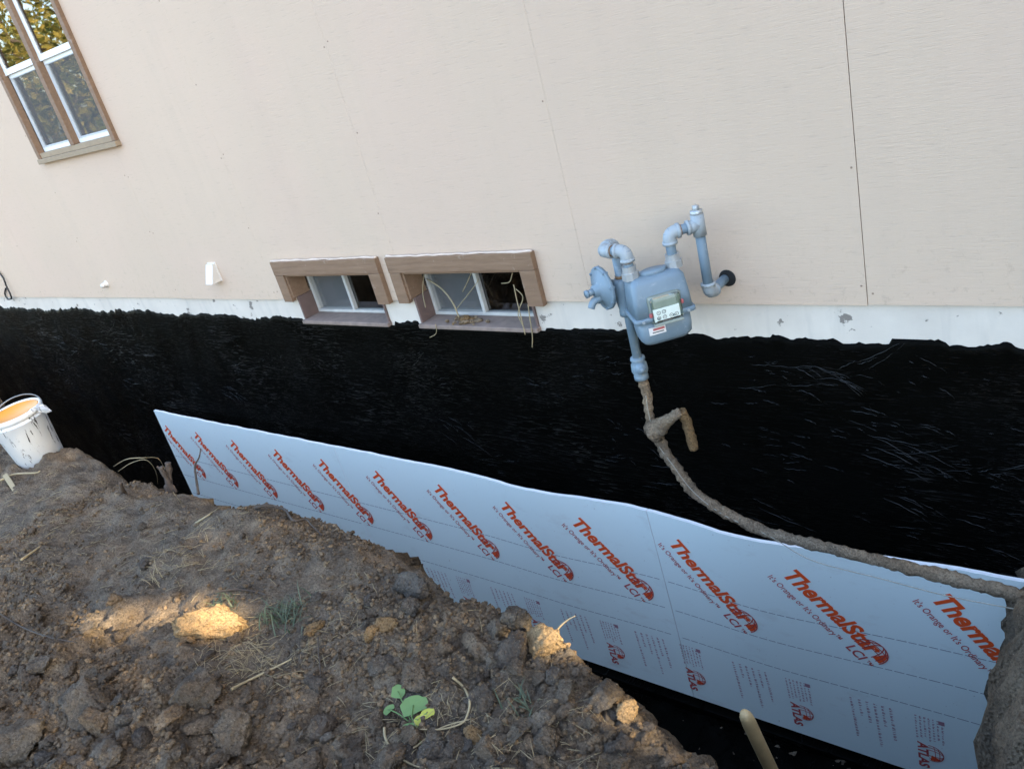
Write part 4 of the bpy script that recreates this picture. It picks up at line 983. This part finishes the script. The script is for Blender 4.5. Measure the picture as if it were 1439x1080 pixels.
# seedling
sp0 = on_soil(580, 1018); sd = empty('seedling', sp0); tag(sd, 'young broad leaved green seedling growing in the loose soil', 'seedling')
def leaf(name, u, v, pw, ph, z, mat, ang):
    c = on_level(u, v, sp0.z + z); n = 9; V = [c]; w_ = px_size(c, pw) / 2; h_ = px_size(c, ph) / 2
    rx = RIGHT.copy(); rx.z *= .2; rx.normalize(); ry = Vector((0, 0, 1)).cross(rx) * .8 + Vector((0, 0, .45)); ry.normalize()
    for i in range(18):
        t = 2 * math.pi * i / 18; r = 1 + .05 * math.cos(3 * t + ang) - .38 * max(0, math.cos(t + math.pi / 2)) ** 8 + .06 * math.sin(7 * t)
        x = math.cos(t) * w_ * r; y = math.sin(t) * h_ * r * (1.0 if math.sin(t) < 0 else .92)
        V.append(c + rx * (x * math.cos(ang) - y * math.sin(ang)) + ry * (x * math.sin(ang) + y * math.cos(ang)) + Vector((0, 0, .30 * abs(x) - .35 * (x * x) / w_ - .25 * (y * y) / h_ + .05 * w_ * math.sin(5 * t))))
    part(name, pydata(name, V, [(0, i + 1, (i + 1) % 18 + 1) for i in range(18)], True), M[mat], sd)
    st = tube_data(spline([sp0 + Vector((0, 0, -.005)), (sp0 + c) / 2 + Vector((0, 0, .008)), c], 5), .0018, 6); part('stem', pydata('stem', *st, True), M['leafg'], sd)
leaf('leaf', 581, 990, 40, 32, .030, 'leafg', .15); leaf('leaf', 559, 971, 20, 24, .035, 'leafg', -.4); leaf('leaf', 600, 1002, 22, 16, .028, 'leafy', .3); leaf('leaf', 588, 1011, 14, 14, .02, 'leafy', .9); leaf('leaf', 575, 1022, 26, 16, .008, 'leafg', .1); leaf('leaf', 546, 996, 18, 12, .01, 'leafg', .6)
leaf('leaf', 598, 1058, 12, 12, .004, 'leafg', .2)

def stem_px(name, pts, r, mat, label, cat_, group=None, lift=0.012, taper=True):
    P = []
    for q in pts:
        p = on_soil(q[0], q[1]); p.z += lift + (q[2] if len(q) > 2 else 0)
        # keep it on the pixel's ray at its lifted height
        P.append(on_level(q[0], q[1], p.z))
    S_ = spline(P, 6); n = len(S_)
    o = link(name, tube(name, S_, [r * (1 - .55 * i / n if taper else 1) * (1 + .15 * mnoise.noise(p * 40)) for i, p in enumerate(S_)], 7), M[mat]); return tag(o, label, cat_, group)
stem_px('dry_stalk', [(540, 1022), (543, 1040), (560, 1062), (580, 1074), (606, 1082)], .0042, 'straw', 'pale dry stem arching along the soil below the seedling', 'dry stem')
stem_px('dry_stalk', [(636, 951), (652, 966), (660, 985), (657, 1003), (648, 1016), (620, 1024), (590, 1024)], .004, 'straw', 'pale dry stem curling round to the right of the seedling', 'dry stem')
stem_px('dry_stalk', [(568, 1058), (590, 1044), (620, 1022), (660, 1010)], .0032, 'straw', 'straight dry stem lying in front of the seedling', 'dry stem')
stem_px('dry_stalk', [(325, 968), (350, 955), (385, 938), (410, 925)], .005, 'straw', 'long greenish dry stalk lying beside the big grey clod', 'dry stem')
stem_px('dry_stalk', [(300, 832), (330, 828), (360, 831), (374, 836)], .0045, 'twig', 'thin bent twig lying behind the grass tuft', 'twig')
stem_px('dry_stalk', [(0, 675), (20, 666), (50, 664), (56, 661)], .007, 'straw', 'dry stalk lying on the bank near the bucket', 'dry stem')
stem_px('dry_stalk', [(0, 862), (30, 880), (70, 895), (108, 902)], .0032, 'twig', 'dark twig lying across the loose soil near the sunlit patch', 'twig')
stem_px('dry_stalk', [(30, 786), (50, 772), (64, 762)], .006, 'straw', 'short dry stalk among the matted straw', 'dry stem')
stem_px('dry_stalk', [(447, 895), (448, 920), (450, 950), (440, 965)], .0025, 'twig', 'thin upright looking root fibre lying in front of the flat reddish clod', 'root')
stem_px('dry_stalk', [(275, 735), (295, 722), (310, 712)], .005, 'straw', 'small forked dry stalk on the smooth bank', 'dry stem')
def stem3(name, pts, r, mat, label, cat_, group=None):
    S_ = spline(pts, 7); n = len(S_); return tag(link(name, tube(name, S_, [r * (1 - .6 * i / n) * (1 + .2 * mnoise.noise(p * 50)) for i, p in enumerate(S_)], 7), M[mat]), label, cat_, group)
def L(u, v, z): return on_level(u, v, z)
stem3('upright_twig', [L(279, 694, -.33), L(276, 675, -.29), L(274, 655, -.26), L(280, 642, -.235), L(282, 630, -.21)], .007, 'twig', 'crooked dark twig standing up at the bank edge before the boards', 'twig')
stem3('dry_stalk', [L(776, 897, -.33), L(785, 882, -.30), L(797, 871, -.28), L(808, 865, -.265)], .004, 'straw', 'pale grass stalk leaning out over the trench edge', 'dry stem')
stem3('fallen_branch', [*[on_soil(u_, v_ + 4) + Vector((0, -.004, .012 + e_)) for u_, v_, e_ in ((362, 712, 0), (378, 714, .012), (392, 715, .016), (406, 720, .012), (416, 732, .006), (434, 732, .014), (443, 742, .01), (456, 752, 0))]], .007, 'twig', 'crooked branch lying along the edge of the trench', 'branch')
stem3('arched_vine', [L(160, 655, -.42), L(178, 645, -.36), L(200, 643, -.34), L(222, 644, -.40), L(232, 660, -.5)], .003, 'straw', 'thin pale vine arching over the trench by the broken root', 'vine')
stem3('arched_vine', [L(166, 662, -.42), L(185, 650, -.37), L(205, 646, -.36), L(218, 660, -.45), L(222, 680, -.6)], .0025, 'straw', 'second thin vine bending down into the trench by the broken root', 'vine')
rp = L(233, 680, -.36); rt = empty('broken_root', rp); tag(rt, 'splintered brown root stump sticking up at the trench edge', 'root')
for k, (u, v, r) in enumerate(((236, 650, .022), (226, 656, .016), (221, 655, .010))):
    a = rp + Vector((.02 * k - .02, .01 * k, -.06)); S_ = spline([a, (a + L(u, v, -.28)) / 2 + Vector((.006, 0, 0)), L(u, v, -.27)], 6)
    part('root_prong', tube('root_prong', S_, [r * (1.1 - .5 * i / len(S_)) * (1 + .7 * mnoise.noise(p * 60)) for i, p in enumerate(S_)], 9), M['stump'], rt)
st = on_soil(172, 690); stem3('root_stub', [st + Vector((0, 0, -.02)), L(171, 686, st.z + .03), L(169, 678, st.z + .075)], .016, 'stump', 'short root stub poking out of the smooth bank', 'root')
pl = on_soil(18, 684); bm = box(-.15, .15, -.013, .013, -.004, .004, .002)
o = link('wood_scrap', bm_mesh('wood_scrap', bm), M['straw']); o.location = pl + Vector((0, 0, .02)); o.rotation_euler = (.1, .08, math.radians(-12)); tag(o, 'flat scrap of pale wood lying on the soil near the bucket', 'wood scrap')
# matted straw
def straw_patch(name, spots, n, label):
    its = []
    for i in range(n):
        u, v, s = random.choice(spots); u += random.gauss(0, s); v += random.gauss(0, s * .45)
        p = on_soil(u, v)
        if p.y > np.interp(p.x, CX, CY) - .03: continue
        a = random.uniform(0, 6.28); Ls = random.uniform(.015, .07); q = p + Vector((math.cos(a) * Ls, math.sin(a) * Ls, 0)); q.z = hz(q.x, q.y) + random.uniform(.002, .014); p.z += random.uniform(.001, .01)
        its.append(tube_data([p, (p + q) / 2 + Vector((random.gauss(0, .0015), random.gauss(0, .0015), .002)), q], random.uniform(.0004, .001), 4))
    tag(link(name, merged(name, its), M['straw']), label, 'straw', kind='stuff')
straw_patch('matted_straw', [(760, 1040, 80), (480, 860, 70), (55, 750, 40), (350, 940, 36), (345, 915, 30), (250, 790, 40), (560, 1040, 60), (420, 930, 40), (700, 1000, 90), (200, 760, 90), (620, 1010, 40), (90, 700, 60), (300, 720, 60)], 900, 'short bits of dry straw matted into the soil')

# dry vines and debris at the basement window
vw = empty('dry_vine', on_wall(690, 455, .02)); tag(vw, 'dry tangled vine stems hanging across the littered basement window', 'vine')
for pts, r in (([(600, 392, -.09), (620, 405, -.04), (636, 425, 0), (645, 446, .01)], .004), ([(650, 410, -.07), (657, 396, -.05), (662, 384, -.02)], .0025), ([(705, 398, -.08), (716, 396, -.04), (720, 384, -.0)], .003), ([(722, 400, .0), (726, 420, .01), (732, 445, .02), (738, 470, .03)], .003), ([(742, 428, .03), (745, 450, .03), (748, 470, .02), (748, 488, .015)], .003), ([(725, 406, -.02), (735, 418, 0), (728, 440, .01), (735, 458, .02)], .0025), ([(596, 385, -.08), (594, 410, -.03), (598, 432, 0)], .0025), ([(612, 455, .02), (613, 468, .02), (604, 474, .016)], .002), ([(640, 436, 0), (668, 400, -.05), (672, 392, -.06)], .002)):
    part('vine_stem', tube('vine_stem', spline([on_wall(*q) for q in pts], 6), r, 6), M['straw'], vw)
dcl = on_wall(655, 450, -.03); dl = empty('debris_clump', (dcl.x, dcl.y, BZ0 + .012)); tag(dl, 'clump of dried leaves and dirt on the basement window sill', 'debris')
for k in range(46):
    s = random.uniform(.008, .02) if k else .035; m_ = CLsm[k % 6].copy(); q = dl.location + Vector((random.gauss(0, .05), random.gauss(0, .022), s * .5 + random.random() * .03 * math.exp(-k * .1)))
    q.z = max(q.z, BZ0 + .014)
    for v in m_.vertices: v.co = Vector(v.co) * s + q
    part('debris_piece', m_, M['ochre'] if k % 4 == 0 else M['mud'], dl)

# ------------------------------------------------------------------ out-of-frame trees: an added row shades the yard, others show in the window glass
sun_spots = []  # soil points where gaps in the added tree row let sun through
for (u, v, r, e) in ((165, 882, .055, 1), (135, 884, .045, 1), (288, 866, .085, 1), (775, 903, .048, 1), (886, 1008, .022, 1)):
    sun_spots.append((on_soil(u, v), r))
def leaf_cloud(n, c, rad, size, r, pw=2.6, clear=True):
    c = np.array(c); rad = np.array(rad); P = np.empty((0, 3))
    while len(P) < n:
        q = r.uniform(-1, 1, (n * 2, 3)); d = (np.abs(q) ** pw).sum(1); lump = np.array(fbm(q[:, 0] * 3 + 5 * c[0], q[:, 2] * 3 + q[:, 1] * 2, 7, 2))
        q = q[d < 1 + 0.5 * lump]; P = np.concatenate([P, q])
    P = P[:n] * rad + c
    if clear:  # crown shaped for the light: leaves between sun and chosen spots removed
        T = np.array(TOSUN); keep = np.ones(n, bool)
        for s, rr_ in sun_spots:
            dv = P - np.array(s); al = dv @ T; pd = np.linalg.norm(dv - al[:, None] * T, axis=1); keep &= pd > rr_ + size * .5
        P = P[keep]
    n = len(P); a = r.normal(size=(n, 3)); a /= np.linalg.norm(a, axis=1)[:, None]; b = r.normal(size=(n, 3)); b -= (b * a).sum(1)[:, None] * a; b /= np.linalg.norm(b, axis=1)[:, None]
    s = size * r.uniform(.6, 1.15, n)[:, None]
    V = np.stack([P - a * s, P + b * s * .5, P + a * s, P - b * s * .5], 1).reshape(-1, 3); F = np.arange(n * 4).reshape(-1, 4)
    return V, F
def np_mesh(name, V, F):
    me = bpy.data.meshes.new(name); me.vertices.add(len(V)); me.vertices.foreach_set('co', V.ravel()); k = F.shape[1]
    me.loops.add(F.size); me.loops.foreach_set('vertex_index', F.ravel().astype(np.int32)); me.polygons.add(len(F)); me.polygons.foreach_set('loop_start', (np.arange(len(F)) * k).astype(np.int32)); me.update(calc_edges=True); return me
def tree(x, y, h, rad, n, mat, label, group, size=.1, z0=1.0, seed=1, pw=2.6, clear=True):
    r = np.random.default_rng(seed); gz = hz(x, y); o = empty('tree', (x, y, gz)); tag(o, label, 'tree', group)
    its = [tube_data(spline([(x, y, gz - .2), (x + .05, y, gz + h * .3), (x - .05, y + .05, gz + h * .85)], 5), [.17 - .014 * i for i in range(11)], 10)]
    for k in range(7):
        a = k * 2.4; zb = gz + z0 + (h - z0) * (.15 + .1 * k); its.append(tube_data([(x, y, zb), (x + math.cos(a) * rad[0] * .4, y + math.sin(a) * rad[1] * .4, zb + .5), (x + math.cos(a) * rad[0] * .75, y + math.sin(a) * rad[1] * .75, zb + .9)], [.06, .04, .015], 7))
    part('trunk', merged('trunk', its), M['bark'], o)
    V, F = leaf_cloud(n, (x, y, gz + z0 + (h - z0) / 2), (rad[0], rad[1], (h - z0) / 2), size, r, pw, clear)
    part('crown', np_mesh('crown', V, F), M[mat], o)
for k, yy in enumerate((-4.3, -2.9, -1.5, -0.1, 1.3, 2.7)):  # row added out of view to block the sun
    tree(7.2 + .5 * (k % 2), yy, 9.6, (1.3, 1.05), 9000, 'crown', 'dense dark leafed tree added out of view to shade the yard', 'unseen trees added to shade the yard', .12, .5, 30 + k, 5)
for k, (x, y, h) in enumerate(((-27, -9, 8), (-24, -12.5, 9.5), (-33, -14, 10), (-21, -7.2, 4.2))):
    tree(x, y, h, (2.6, 2.4), 3000, 'crowny', 'yellowing leafy tree standing across the yard from the window', 'trees across the yard', .12, 1.2, 60 + k, 2.2, False)
